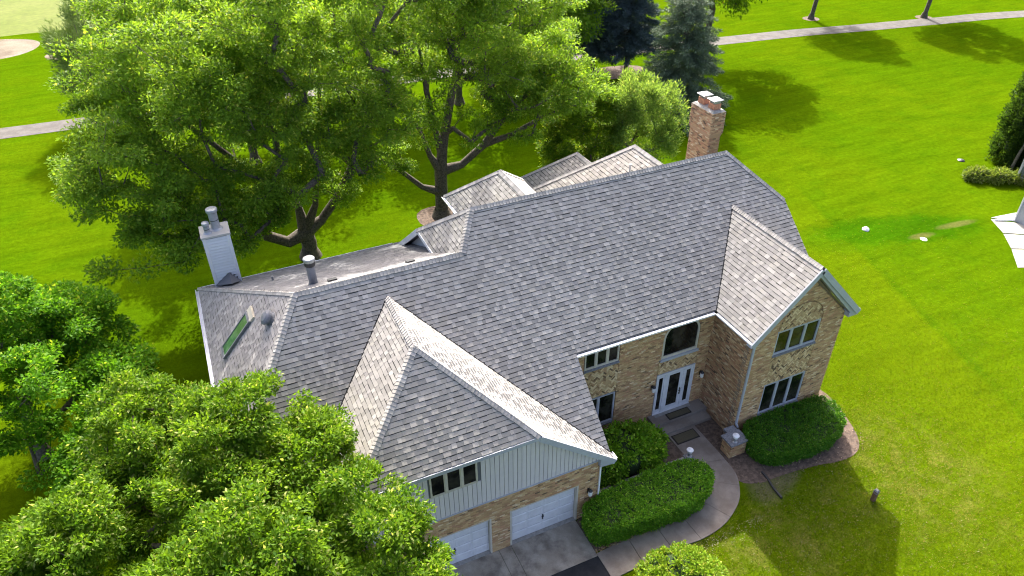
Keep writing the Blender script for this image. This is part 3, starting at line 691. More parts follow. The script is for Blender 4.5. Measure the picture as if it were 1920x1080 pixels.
# windows ----------------------------------------------------------
def window(x0, x1, z0, z1, y, n, frame='trim', sill=True, fw_=.055, glass_d=.065, blind=None, parent=house, lab=None):
    mb = MB(); f0, f1 = y+.012, y+.085
    mb.box(x0, x1, f0, f1, z0, z0+fw_); mb.box(x0, x1, f0, f1, z1-fw_, z1); mb.box(x0, x0+fw_, f0, f1, z0+fw_, z1-fw_); mb.box(x1-fw_, x1, f0, f1, z0+fw_, z1-fw_)
    wd = (x1-x0)/n
    for k in range(1, n): mb.box(x0+k*wd-fw_*.75, x0+k*wd+fw_*.75, f0+.004, f1, z0+fw_, z1-fw_)
    wn = part(mb, 'window', M[frame], parent)
    if lab: wn['label'] = lab
    for k in range(n):
        a = x0+k*wd+fw_*.8; b_ = x0+(k+1)*wd-fw_*.8
        mb = MB(); s = .03; mb.box(a, a+s, f0+.015, f1, z0+fw_, z1-fw_); mb.box(b_-s, b_, f0+.015, f1, z0+fw_, z1-fw_); mb.box(a+s, b_-s, f0+.015, f1, z0+fw_, z0+fw_+s); mb.box(a+s, b_-s, f0+.015, f1, z1-fw_-s, z1-fw_); mb.build('sash', M[frame], wn)
        mb = MB(); mb.box(a+s, b_-s, y+glass_d, y+glass_d+.01, z0+fw_+s, z1-fw_-s); mb.build('pane', M['glass'], wn)
    if sill:
        mb = MB(); mb.hexa([(x0-.03, y-.05, z0-.10), (x1+.03, y-.05, z0-.10), (x1+.03, y+.06, z0-.10), (x0-.03, y+.06, z0-.10)], [(x0-.03, y-.05, z0-.035), (x1+.03, y-.05, z0-.035), (x1+.03, y+.06, z0-.003), (x0-.03, y+.06, z0-.003)]); mb.build('sill', M['capstone'], wn)
    return wn
window(9.20, 11.60, 4.52, 5.83, WY, 3); window(9.20, 11.60, .90, 2.72, WY, 3)
window(1.12, 2.82, 4.62, 5.72, RY, 3, 'cream'); window(1.12, 2.82, .98, 2.76, RY, 2, 'trim')
wn = window(WIN[0], WIN[1], WIN[2], WIN[3], .0, 3, 'cream', False, glass_d=.042)
# arched window
def arch_pts(x0, x1, z0, zs, rise, n=14):
    c, h = (x0+x1)/2, (x1-x0)/2
    return [(x0, z0), (x1, z0)]+[(c+h*math.cos(a), zs+rise*math.sin(a)) for a in np.linspace(0, math.pi, n)]
o_ = arch_pts(5.14, 7.10, 3.80, 4.95, .86); i_ = arch_pts(5.24, 7.00, 3.93, 4.95, .76); mb = MB()
for k in range(len(o_)):
    l = (k+1) % len(o_); a, b_, c, d = o_[k], o_[l], i_[l], i_[k]
    mb.hexa([(a[0], RY+.02, a[1]), (b_[0], RY+.02, b_[1]), (c[0], RY+.02, c[1]), (d[0], RY+.02, d[1])], [(a[0], RY+.09, a[1]), (b_[0], RY+.09, b_[1]), (c[0], RY+.09, c[1]), (d[0], RY+.09, d[1])])
aw = part(mb, 'arched_window', M['cream'])
mb = MB(); mb.poly([(p[0], RY+.07, p[1]) for p in i_]); mb.build('pane', M['glass'], aw)
mb = MB(); mb.box(5.08, 7.16, RY-.06, RY+.05, 3.68, 3.80); mb.build('sill', M['trim'], aw)
# front door with two sidelights
mb = MB(); dz0, dz1 = .36, 2.86
mb.box(5.05, 7.16, RY-.02, RY+.085, dz1-.10, dz1)
for a, b_ in ((5.05, 5.14), (5.50, 5.62), (6.56, 6.68), (7.06, 7.16)): mb.box(a, b_, RY-.02, RY+.085, dz0, dz1-.10)
mb.box(5.05, 7.16, RY-.06, RY+.085, dz0-.04, dz0)
fd = part(mb, 'front_door', M['door'])
def leafdoor(x0, x1, st, rail, nm):
    mb = MB(); y0, y1 = RY+.015, RY+.07
    mb.box(x0, x0+st, y0, y1, dz0, dz1-.10); mb.box(x1-st, x1, y0, y1, dz0, dz1-.10); mb.box(x0+st, x1-st, y0, y1, dz0, dz0+rail); mb.box(x0+st, x1-st, y0, y1, dz1-.10-.16, dz1-.10); mb.build(nm, M['door'], fd)
    mb = MB(); mb.box(x0+st, x1-st, RY+.04, RY+.05, dz0+rail, dz1-.26); mb.build('pane', M['glass'], fd)
leafdoor(5.62, 6.56, .17, .26, 'door_leaf'); leafdoor(5.14, 5.50, .07, .22, 'sidelight'); leafdoor(6.68, 7.06, .07, .22, 'sidelight')
mb = MB()
for z in (1.55, 1.40, 1.22): mb.lathe((6.47, RY+.015, z), [(.035, 0), (.035, .012), (.02, .03), (.028, .05), (.0, .055)], 10, axis=(0, -1, 0))
mb.beam((6.47, RY-.035, 1.52), (6.47, RY-.035, 1.22), .02, .03, up=(0, 1, 0)); mb.build('handle', M['black'], fd)
# garage doors
for a, b_ in GD:
    mb = MB(); y = .15; mb.box(a+.02, b_-.02, y+.012, y+.06, .0, 2.09); gd = part(mb, 'garage_door', M['door'])
    wd = (b_-a-.08)/4; hh = 2.05/4
    for r in range(4):
        for c in range(4):
            x0 = a+.04+c*wd+.03; x1 = x0+wd-.06; z0 = .02+r*hh+.035; z1 = z0+hh-.07
            mb = MB(); s = .035
            fr = [(x0, z0), (x1, z0), (x1, z1), (x0, z1)]; inn = [(x0+s, z0+s), (x1-s, z0+s), (x1-s, z1-s), (x0+s, z1-s)]
            for k in range(4):
                l = (k+1) % 4; mb.poly([(fr[k][0], y+.012, fr[k][1]), (fr[l][0], y+.012, fr[l][1]), (inn[l][0], y-.006, inn[l][1]), (inn[k][0], y-.006, inn[k][1])])
            mb.poly([(p[0], y-.006, p[1]) for p in inn]); mb.build('panel', M['door'], gd)
    mb = MB()
    for r in range(1, 4): mb.box(a+.02, b_-.02, y+.008, y+.0135, .02+r*hh-.006, .02+r*hh+.006)
    mb.build('section_seam', M['trim'], gd)
    mb = MB(); xm_ = (a+b_)/2; mb.box(xm_-.05, xm_+.05, y-.03, y+.0, .86, .89); mb.box(xm_-.02, xm_+.02, y-.015, y+.012, .70, 1.0); mb.build('handle', M['black'], gd)
    mb = MB(); mb.box(b_-.005, b_+.065, -.012, .2, -.02, 2.12); mb.box(a-.065, a+.005, -.012, .2, -.02, 2.12); mb.box(a-.065, b_+.065, -.012, .2, 2.12, 2.17); part(mb, 'door_frame', M['cream'])
# wall lanterns
def lantern(x, y, z, nrm=(0, -1)):
    mb = MB(); nx, ny = nrm
    mb.box(x-.05, x+.05, y-.02, y+.0, z-.12, z+.14); mb.beam((x, y, z+.08), (x+nx*.16, y+ny*.16, z+.16), .025, .025); mb.lathe((x+nx*.16, y+ny*.16, z+.02), [(.10, .12), (.04, .20), (.02, .24)], 8); ln_ = part(mb, 'wall_lantern', M['black'])
    mb = MB(); mb.lathe((x+nx*.16, y+ny*.16, z-.16), [(.05, 0), (.085, .05), (.095, .27)], 8); mb.build('lamp_glass', M['globe'], ln_)
lantern(4.82, RY, 2.22); lantern(7.55, RY, 2.12); lantern(-.49, 0, 1.62)
# white sided chimney on the left
mb = MB(); CX0, CX1, CY0, CY1, CZ = -12.46, -11.30, 14.70, 15.75, 8.55
mb.box(CX0+.03, CX1-.03, CY0+.03, CY1-.03, -.2, CZ, (.07, .07, .075)); wc = part(mb, 'chimney', M['siding']); wc['label'] = 'white chimney clad in horizontal boards with two metal flues'  # near-black core: gaps between boards show their overlap shadow as dark colour
z = 5.2
while z < CZ-.1:
    for fx in (0, 1):
        mb = MB(); z1 = min(z+.150, CZ-.06); c = random.uniform(.66, .72); cc = (c*1.04, c*1.03, c*1.02)
        if fx == 0: mb.hexa([(CX0+.12, CY0-.035, z+.034), (CX1-.12, CY0-.035, z+.034), (CX1-.12, CY0+.03, z+.034), (CX0+.12, CY0+.03, z+.034)], [(CX0+.12, CY0+.012, z1), (CX1-.12, CY0+.012, z1), (CX1-.12, CY0+.03, z1), (CX0+.12, CY0+.03, z1)], cc)
        else: mb.hexa([(CX0-.035, CY0+.12, z+.034), (CX0+.03, CY0+.12, z+.034), (CX0+.03, CY1-.12, z+.034), (CX0-.035, CY1-.12, z+.034)], [(CX0+.012, CY0+.12, z1), (CX0+.03, CY0+.12, z1), (CX0+.03, CY1-.12, z1), (CX0+.012, CY1-.12, z1)], cc)
        mb.build('siding_board', M['siding'], wc)
    z += .150
for x in (CX0-.02, CX1-.12):
    mb = MB(); mb.box(x, x+.14, CY0-.03, CY0+.10, 5.0, CZ, (.76, .75, .74)); mb.build('corner_board', M['siding'], wc)
mb = MB(); mb.box(CX0-.06, CX1+.06, CY0-.06, CY1+.06, CZ, CZ+.09, (.5, .47, .42)); mb.build('chimney_top', M['siding'], wc)
for (x, y, r, h) in ((-12.18, 15.05, .13, .36), (-11.78, 15.30, .20, .85)):
    mb = MB(); mb.lathe((x, y, CZ+.09), [(r*1.5, 0), (r*1.05, .05), (r, .08), (r, h), (r*.7, h+.001)], 18); fl = mb.build('flue', M['capmetal'], wc)
    mb = MB(); mb.lathe((x, y, CZ+.09+h), [(r*.6, 0), (r*.6, .05)], 18); mb.lathe((x, y, CZ+.09+h*.55), [(r*1.02, 0), (r*1.02, .03)], 18); mb.build('flue_band', M['black'], wc)
    mb = MB(); mb.lathe((x, y, CZ+.09+h+.05), [(r*1.28, 0), (r*1.28, .10), (r*1.2, .13), (.001, .16)], 18); mb.build('flue_cap', M['capmetal'], wc)
# flue cricket saddle
mb = MB(); mb.hexa([(CX0, CY0-.01, 6.0), (CX1, CY0-.01, 6.0), (-11.75, 13.7, 6.55)], [(CX0, CY0-.01, 6.06), (CX1, CY0-.01, 6.2), (-11.75, CY0-.01, 6.6)], (.16, .16, .17)); part(mb, 'chimney_saddle', M['shingle'])
# vent pipe and small vents
mb = MB(); mb.lathe((-8.70, 8.56, 8.75), [(.26, 0), (.2, .20), (.17, .28), (.17, 1.05)], 18); vp = part(mb, 'vent_pipe', M['grey_pipe'])
mb = MB(); mb.lathe((-8.70, 8.56, 9.80), [(.20, 0), (.22, .04), (.22, .2), (.235, .21)], 18); mb.build('collar', M['black'], vp)
mb = MB(); mb.lathe((-8.70, 8.56, 10.01), [(.235, 0), (.235, .12), (.2, .15), (.001, .17)], 18); mb.build('vent_cap', M['galv'], vp)
mb = MB(); mb.cyl((-10.02, 12.35, 6.95), (-10.02, 12.35, 7.32), .05, n=10); mb.cyl((-10.02, 12.35, 6.95), (-10.02, 12.35, 7.06), .12, .06, 10); part(mb, 'plumbing_vent', M['galv'])
mb = MB(); mb.cyl((6.4, 9.3, 10.0), (6.4, 9.3, 10.75), .05, n=10); part(mb, 'plumbing_vent', M['galv'])
for x, y, z in ((-8.0, 8.15, 9.13), (-4.78, 8.10, 9.15)):
    mb = MB(); mb.hexa([(x-.2, y-.14, z-.05), (x+.2, y-.14, z-.05), (x+.2, y+.14, z-.15), (x-.2, y+.14, z-.15)], [(x-.17, y-.12, z+.12), (x+.17, y-.12, z+.12), (x+.17, y+.12, z+.06), (x-.17, y+.12, z+.06)]); part(mb, 'roof_vent', M['black'])
# left slope: skylight and round turtle vent
s_l = (zl-5.4)/(Pp[0]-LX); nl = np.array([-s_l, 0, 1]); nl /= np.linalg.norm(nl); vl = np.array([1, 0, s_l]); vl /= np.linalg.norm(vl); ul = np.array([0, 1.0, 0])
SL = lambda x, y: np.array([x, y, 5.4+s_l*(x-LX)])
c0 = SL(-12.62, 9.02); c1 = SL(-11.36, 9.40-.72)
def sky_box(a0, a1, y0, y1, h0, h1): 
    p = [SL(a0, y0), SL(a1, y0), SL(a1, y1), SL(a0, y1)]; return [q+nl*h0 for q in p], [q+nl*h1 for q in p]
mb = MB()
for q in ((-12.66, -11.34, 8.86, 8.93), (-12.66, -11.34, 9.57, 9.64), (-12.66, -12.60, 8.93, 9.57), (-11.41, -11.34, 8.93, 9.57)): mb.hexa(*sky_box(*q, -.02, .13))
skl = part(mb, 'skylight', M['grey_pipe'])
mb = MB(); mb.hexa(*sky_box(-12.60, -11.41, 8.93, 9.57, .09, .105)); mb.build('pane', M['skyglass'], skl)
mb = MB(); mb.hexa(*sky_box(-11.33, -11.16, 8.83, 9.67, .0, .10)); mb.build('flashing', M['cream'], skl)
mb = MB(); cv = SL(-10.62, 7.62); mb.lathe(cv, [(.30, .0), (.30, .03), (.24, .05), (.24, .16), (.31, .17), (.30, .26), (.2, .33), (.001, .36)], 20, axis=nl); part(mb, 'roof_vent', M['grey_pipe'], smooth=False)
# front steps
mb = MB(); mb.box(4.80, 7.78, 2.86, RY+.05, -.1, .335); st = part(mb, 'stoop', M['walk']); mb = MB(); mb.box(4.80, 7.70, 2.35, 2.855, -.1, .175); mb.build('step', M['walk'], st)
mb = MB(); mb.box(5.1, 7.12, 3.30, RY+.02, .336, .35); mb.build('threshold', M['concrete'], st)
mb = MB(); mb.box(-3.95, -1.01, -.02, .16, -.05, .045); mb.box(-7.77, -4.83, -.02, .16, -.05, .045); part(mb, 'garage_sill', M['concrete'])

# ------------------------------------------------------------------ small things at the front
def doormat(x0, x1, y0, y1, z, label):
    t_ = thing('doormat', label, 'doormat', (0, 0, 0))
    mb = MB(); mb.box(x0, x1, y0, y1, z, z+.014); mb.build('border', M['matedge'], t_)
    mb = MB(); mb.box(x0+.06, x1-.06, y0+.06, y1-.06, z+.014, z+.034); mb.build('pile', M['mat'], t_)
doormat(5.64, 6.92, 2.88, 3.29, .3365, 'brown doormat on the top step in front of the white front door')
doormat(5.27, 6.53, 1.62, 2.20, .047, 'brown doormat at the foot of the steps on the concrete walk')
# brick pier
pier = thing('brick_pier', 'low square tan brick pier with a grey stone cap beside the front walk', 'pier', (0, 0, 0))
px0, px1, py0, py1 = 6.92, 7.80, 0.0, .62
mb = MB(); mb.box(px0+.05, px1-.05, py0+.05, py1-.05, -.1, .80); core = mb.build('core', M['mortar'], pier)
BR.clear()
brickwork(core, (0, py0, 0), (1, 0, 0), (0, -1, 0), lambda v: (px0, px1), [], 0, .80, .05); brickwork(core, (px0, 0, 0), (0, 1, 0), (-1, 0, 0), lambda v: (py0, py1), [], 0, .80, .05)
brickwork(core, (px1, 0, 0), (0, 1, 0), (1, 0, 0), lambda v: (py0, py1), [], 0, .80, .05)
for (wl, f, bk, colr, *_r) in BR:
    mb = MB(); n = len(f); mb.V += [tuple(p) for p in f]+[tuple(p) for p in bk]; mb.F.append(list(range(n))); mb.C.append(colr)
    for q in range(n): l = (q+1) % n; mb.F.append([l, q, n+q, n+l]); mb.C.append(colr)
    mb.build('brick', M['brick'], core)
mb = MB(); mb.hexa([(px0-.06, py0-.06, .80), (px1+.06, py0-.06, .80), (px1+.06, py1+.1, .80), (px0-.06, py1+.1, .80)], [(px0-.05, py0-.05, .87), (px1+.05, py0-.05, .87), (px1+.05, py1+.09, .87), (px0-.05, py1+.09, .87)]); mb.box(7.25, 7.80, py1+.1, 1.02, .72, .84); mb.build('stone_cap', M['capstone'], pier)
mb = MB(); mb.box(7.3, 7.76, py1, 1.03, -.1, .72, ); mb.build('wing_wall', M['mortar'], pier)
def garden_lamp(x, y, z, label):
    t_ = thing('garden_lamp', label, 'lamp', (x, y, z), 'white garden lamps beside the front walk')
    mb = MB(); mb.lathe((0, 0, 0), [(.13, 0), (.13, .02), (.06, .05), (.045, .16), (.07, .20), (.10, .215)], 14); mb.build('lamp_base', M['galv'], t_)
    mb = MB(); mb.lathe((0, 0, .215), [(.075, 0), (.115, .05), (.115, .13), (.08, .17)], 14); mb.build('lamp_glass', M['globe'], t_)
    mb = MB(); mb.lathe((0, 0, .385), [(.16, 0), (.15, .03), (.06, .06), (.02, .085), (.02, .10)], 14); mb.build('lamp_cap', M['white'], t_)
garden_lamp(7.18, .14, .87, 'white garden lamp standing on the grey cap of the brick pier')
garden_lamp(5.02, .52, .55, 'white garden lamp on the end of the low concrete wall beside the walk')
cw = MB(); cw.box(.06, 5.12, .42, .62, -.1, .50); cwt = cw.build('retaining_wall', M['concrete']); tag(cwt, 'low pale concrete retaining wall between the clipped hedge and the shrub bed', 'wall')
mb = MB(); mb.box(5.12-.32, 5.2, .38, .68, .50, .55); mb.build('wall_cap', M['capstone'], cwt)
orn = thing('garden_ornament', 'small white scrolled garden ornament beside the brick pier and dark hedge', 'ornament', (7.98, -.12, 0))
mb = MB(); mb.box(-.05, .05, -.05, .05, 0, .04); mb.cyl((0, 0, .04), (0, 0, .2), .018, n=8); mb.build('stake', M['white'], orn)
mb = MB()
for k in range(6):
    a = k*math.pi/3; c = (.075*math.cos(a), 0, .29+.075*math.sin(a))
    for q in range(10):
        b0, b1 = q*.6283, (q+1)*.6283; mb.cyl((c[0]+.05*math.cos(b0), 0, c[2]+.05*math.sin(b0)), (c[0]+.05*math.cos(b1), 0, c[2]+.05*math.sin(b1)), .012, n=5)
mb.build('scrollwork', M['white'], orn)
# post in the lawn
pst = thing('wooden_post', 'short weathered square wooden post standing alone in the front lawn', 'post', (11.05, -4.45, 0))
mb = MB(); mb.hexa([(-.085, -.085, -.1), (.085, -.085, -.1), (.085, .085, -.1), (-.085, .085, -.1)], [(-.08, -.08, .62), (.08, -.08, .62), (.08, .08, .62), (-.08, .08, .62)]); mb.build('shaft', M['wood'], pst)
mb = MB(); mb.hexa([(-.10, -.10, .62), (.10, -.10, .62), (.10, .10, .62), (-.10, .10, .62)], [(-.06, -.06, .68), (.06, -.06, .68), (.06, .06, .68), (-.06, .06, .68)]); mb.box(-.095, .095, -.095, .095, .50, .53); mb.build('post_cap', M['capstone'], pst)
# drain hose
mb = MB(); pts = bez([(7.75, -1.25, .05), (7.72, -1.7, .045), (7.62, -2.1, .05), (7.56, -2.75, .05)], 8)
for a, b_ in zip(pts[:-1], pts[1:]): mb.cyl(a, b_, .055, .055, 8)
tag(mb.build('drain_hose', M['black']), 'black corrugated drain hose lying from the mulch bed into the lawn', 'hose')
# white stone and drain cover on the neighbour's lawn
def stone(name, loc, r, label, cat, mat, sq=.7, seed=1):
    rs = np.random.default_rng(seed); mb = MB(); n = 10; rings = []
    for h, k in ((0, 1.0), (.35, .95), (.7, .6), (.95, .2)):
        rings.append([(loc[0]+r*k*math.cos(a)*rs.uniform(.8, 1.15), loc[1]+r*k*math.sin(a)*rs.uniform(.8, 1.15), loc[2]+r*sq*h) for a in np.linspace(0, 2*math.pi, n, endpoint=False)])
    for A, B in zip(rings[:-1], rings[1:]):
        for q in range(n): l = (q+1) % n; mb.poly([A[q], A[l], B[l], B[q]])
    mb.poly(rings[-1]); return tag(mb.build(name, mat), label, cat)
stone('stone', (28.2, 12.5, -.02), .25, 'white peaked stone lying alone in the lawn right of the house', 'stone', M['white'], 1.0, 3)
stone('stone', (30.75, 9.95, -.02), .24, 'flat pale stone beside a bare soil patch in the right lawn', 'stone', M['white'], .25, 4)
stone('stone', (43.4, 17.3, -.02), .30, 'small dark rock in the lawn near the flower bed by the neighbouring house', 'stone', M['black'], .5, 5)

# ------------------------------------------------------------------ foliage
def unit(v): return v/np.maximum(np.linalg.norm(v, axis=-1, keepdims=True), 1e-9)
def leaves(name, cen, rad, per, L, W, pal, parent, mat, flat=.6, upb=1.0, droop=.15, outw=.6, seed=1, jit=.35, nrm_out=None, face_bias=0.0):
    g = np.random.default_rng(seed); K_ = len(cen); n = K_*per
    ci = np.repeat(np.arange(K_), per); d0 = unit(g.normal(size=(n, 3))); rr = g.random(n)**(1/2.2)
    off = d0*rr[:, None]*rad[ci][:, None]; off[:, 2] *= flat
    pz = cen[ci]+off
    out = off/np.maximum(rad[ci][:, None], 1e-6)
    if nrm_out is not None: out = out+nrm_out[ci]*.8
    d = unit(out*outw+g.normal(size=(n, 3))*.55+np.array([0, 0, -droop])); nn = unit(np.array([0, 0, upb])+g.normal(size=(n, 3))*.6+(nrm_out[ci]*face_bias if nrm_out is not None else 0))
    s = unit(np.cross(d, nn)); nn = np.cross(s, d)
    sz = g.uniform(.7, 1.3, n)[:, None]; l, w_ = L*sz, W*sz*g.uniform(.8, 1.2, n)[:, None]
    fold = (w_*.18)*nn
    V = np.stack([pz, pz+d*l*.45+s*w_/2+fold, pz+d*l, pz+d*l*.45-s*w_/2+fold], 1).reshape(-1, 3)
    F = np.arange(n*4).reshape(n, 4)
    p0, p1 = np.array(pal[0]), np.array(pal[1]); k = np.clip(g.beta(2, 2, n)*.75+np.repeat(g.random(K_), per)*.35-.05, 0, 1)[:, None]
    colr = p0*(1-k)+p1*k
    if len(pal) > 2:
        sel = g.random(n) < pal[3] if len(pal) > 3 else g.random(n) < .05
        colr[sel] = np.array(pal[2])*g.uniform(.8, 1.1, sel.sum())[:, None]
    colr *= g.uniform(1-jit*.5, 1+jit*.5, n)[:, None]
    return np_mesh(name, V, F, colr, mat, parent)
def limbs(name, trunk, extra, targets, parent, mat, r_trunk, tip=.018, fork=1, seed=1, sub=1.1, expn=2.3):
    g = np.random.default_rng(seed)
    Np = [np.array(p, float) for p in trunk]; par = [-1]+list(range(len(trunk)-1))
    for line in extra:       # each line starts at the node nearest its first point
        line = [np.array(p, float) for p in line]
        j = int(np.argmin([np.linalg.norm(q-line[0]) for q in Np]))
        for p in line[1:]: Np.append(p); par.append(j); j = len(Np)-1
    base_n = len(Np); top_ = Np[min(fork, len(Np)-1)]
    order = np.argsort(np.linalg.norm(targets-top_, axis=1))
    for t_i in order:
        c = targets[t_i]; A = np.array(Np); v = c-A; dist = np.linalg.norm(v, axis=1)
        if dist.min() > 6: continue
        cost = dist+np.maximum(0, -v[:, 2])*1.2; cost[:fork] += 50
        j = int(np.argmin(cost)); D = dist[j]; ns = max(1, int(D/sub)); p0 = Np[j].copy()
        pd = Np[j]-Np[par[j]] if par[j] >= 0 else np.array([0, 0, 1.0]); pd = pd/np.linalg.norm(pd)*D*.35
        q1 = p0+pd
        for s in range(1, ns+1):
            x = s/ns; p = (1-x)**2*p0+2*x*(1-x)*q1+x*x*c
            if s < ns: p = p+g.normal(size=3)*.07*D**.5
            Np.append(p); par.append(j); j = len(Np)-1
    n = len(Np); acc = np.zeros(n); kids = [[] for _ in range(n)]
    for i in range(1, n): kids[par[i]].append(i)
    rad = np.zeros(n)
    for i in range(n-1, -1, -1):
        acc[i] = tip**expn if not kids[i] else sum(acc[k] for k in kids[i])+tip**expn*.1
        rad[i] = acc[i]**(1/expn)
    # parents may follow children only in index order, so the loop above is complete
    sc_ = r_trunk/rad[0]; rad = np.where(rad > tip*1.5, tip+(rad-tip)*sc_, rad)
    for i in range(n-1, len(trunk)-1, -1):
        if kids[i]: rad[i] = min(rad[i], 1.4*max(rad[q] for q in kids[i]))
    k = len(trunk)
    for line in extra:
        m_ = len(line)-1
        for q in range(m_): rad[k+q] = max(rad[k+q], r_trunk*(.38-.31*q/max(1, m_)))
        k += m_
    mb = MB()
    for i in range(1, n):
        p, q = Np[par[i]], Np[i]
        if np.linalg.norm(q-p) < 1e-4: continue
        r0 = min(rad[par[i]], rad[i]*2.0); e = (q-p)/np.linalg.norm(q-p)
        mb.cyl(p, q+e*rad[i]*.4, r0, rad[i], 8 if rad[i] > .08 else 5, cap=False)
    # root flare
    b0 = Np[0]; mb.cyl(b0-np.array([0, 0, .15]), b0+np.array([0, 0, .7]), r_trunk*1.7, r_trunk*1.02, 10, cap=False)
    return mb.build(name, mat, parent, smooth=True)
def lobe_pts(lobes, n, seed, inner=.55, zmin=-.5, keep=None):
    g = np.random.default_rng(seed); lob = np.array(lobes, float); wts = (lob[:, 3]*lob[:, 4]+lob[:, 5]*lob[:, 4])**1.0; wts /= wts.sum(); out = []; nr = []
    while len(out) < n:
        i = g.choice(len(lob), p=wts); d = unit(g.normal(size=3))
        if d[2] < zmin: continue
        r = inner+(1-inner)*g.random()**.6
        p = lob[i, :3]+d*r*lob[i, 3:6]
        q = np.linalg.norm((p-lob[:, :3])/lob[:, 3:6], axis=1); q[i] = 9
        if (q < inner*.85).any(): continue
        if keep is not None and not keep(p): continue
        if out and np.min(np.linalg.norm(np.array(out)-p, axis=1)) < .45*lob[i, 3]/6: continue
        out.append(p); nr.append(d)
    return np.array(out), np.array(nr)
def sub(lobes, r, k, seed, fz=.8):
    g = np.random.default_rng(seed); out = []
    for (x, y, z, a, b, c) in lobes:
        n = max(4, int(k*(a*b+a*c)/(2*r*r)))
        for _ in range(n):
            d = unit(g.normal(size=3))
            if d[2] < -.5: d[2] *= -.5
            q = g.uniform(.70, 1.08); rr = r*g.uniform(.7, 1.25)
            out.append((x+d[0]*max(.1, a-rr*.42)*q, y+d[1]*max(.1, b-rr*.42)*q, z+d[2]*max(.1, c-rr*fz*.5)*q, rr, rr, rr*fz))
    return out
def tree(name, label, cat, trunk, extra, lobes, ncl, crad, per, L, W, pal, r_trunk, seed, group=None, mat='leaf', bark='bark', inner=.55, zmin=-.5, fork=1, keep=None, flat=.55, droop=.15, upb=1.0, tip=.018, subr=None, sprays=()):
    t_ = thing(name, label, cat, (0, 0, 0), group)
    if subr: lobes = sub(lobes, subr[0], subr[1], seed, subr[2])
    lobes = list(lobes)+list(sprays)
    cen, nr = lobe_pts(lobes, ncl, seed, inner, zmin, keep); g = np.random.default_rng(seed+7)
    limbs('trunk', trunk, extra, cen, t_, M[bark], r_trunk, tip, fork, seed)
    leaves('crown', cen, g.uniform(.65, 1.25, len(cen))*crad, per, L, W, pal, t_, M[mat], flat, upb, droop, seed=seed+3, nrm_out=nr)
    return t_
GRN = ((.100, .205, .022), (.285, .460, .045), (.48, .54, .10), .05)
GRN_Y = ((.065, .150, .008), (.220, .350, .025), (.38, .42, .06), .06)
LEFT = ((.055, .170, .008), (.185, .410, .022), (.38, .52, .05), .07)
FRONT = ((.040, .125, .006), (.235, .385, .026), (.48, .54, .16), .06)
# big ash behind the left of the house
tree('shade_tree', 'huge spreading leafy shade tree with several limbs behind the left end of the house', 'tree',
     [(-6.85, 25.2, -.1), (-6.8, 25.2, 1.0), (-6.9, 25.2, 1.8)],
     [[(-6.9, 25.2, 1.8), (-8.04, 24.9, 1.55), (-9.2, 24.7, 2.4), (-9.4, 24.5, 3.6), (-11.5, 24, 5.0), (-14.5, 23.5, 6.5)], [(-6.9, 25.2, 1.8), (-5.75, 25.3, 2.4), (-4.3, 25.3, 4.0), (-3.2, 25.4, 5.7), (-2.2, 25.4, 8), (-1.8, 25, 11)],
      [(-6.9, 25.2, 1.8), (-7.0, 25.3, 3.6), (-7.6, 25.4, 5.9), (-7.5, 25.4, 8.6), (-9, 25.5, 12)], [(-6.9, 25.2, 1.8), (-6.0, 25, 3.7), (-5.5, 24.8, 6.5), (-4.8, 24.6, 9.8), (-4.5, 24.5, 13)], [(-7.0, 25.3, 3.6), (-9.5, 26, 6.5), (-12, 26.5, 9.5), (-14.5, 26, 12)]],
     [(-12.5, 25, 9.0, 6.6, 6.2, 6.2), (-16.2, 25.5, 7.6, 4.6, 5, 5.0), (-7.2, 25.5, 12.6, 5.6, 6, 5.2), (-12.5, 27, 13.4, 5.4, 5.5, 4.6), (-4.4, 24.6, 11.0, 3.9, 4.4, 4.8), (-13.8, 21.2, 4.2, 3.4, 3.4, 2.8), (-8.6, 22.8, 5.8, 2.6, 1.8, 1.8), (-5.0, 23.4, 6.6, 2.4, 1.8, 2.0), (-9.0, 22.4, 8.6, 3.6, 3.4, 4.2), (-6.2, 21.6, 13.2, 4.2, 3.0, 3.0), (-10.6, 20.6, 11.4, 3.4, 2.6, 2.8), (-11, 31, 14.5, 4.5, 4, 3.4), (-5.2, 20.6, 16.4, 3.8, 2.8, 2.6), (-1.4, 22.2, 16.6, 3.4, 3.0, 2.6), (-9.6, 20.4, 15.4, 3.2, 2.6, 2.4), (-15.2, 24.2, 7.0, 4.2, 3.6, 2.8), (-2.4, 25, 9.6, 2.4, 2.8, 3.0), (-12.6, 21.0, 5.4, 3.0, 2.4, 2.4), (-3.5, 20.5, 18.0, 4.0, 3.0, 2.2), (-7.6, 19.8, 17.2, 3.6, 2.8, 2.2), (.4, 23.2, 18.4, 3.6, 3.0, 2.2), (-11.4, 23.6, 6.2, 3.4, 2.4, 2.2), (-3.8, 23.6, 8.6, 2.8, 2.2, 2.6)],
     960, .85, 255, .205, .092, GRN, .50, 21, zmin=-.45, inner=.6, fork=2, subr=(2.0, 1.7, .65), sprays=[(-5.2, 24.3, 4.8, 1.5, 1.2, 1.2), (-8.8, 23.8, 4.6, 1.8, 1.3, 1.2), (-3.3, 24.6, 6.2, 1.7, 1.3, 1.4), (-7.0, 23.6, 5.4, 1.6, 1.0, 1.2), (-10.4, 23.4, 3.8, 1.6, 1.2, 1.2), (-2.2, 24.8, 8.0, 1.8, 1.4, 1.6)], keep=lambda p: p[0] > -19.2+.49*(p[2]-7.5)-.2*(p[1]-25) and p[0] > -19.3)
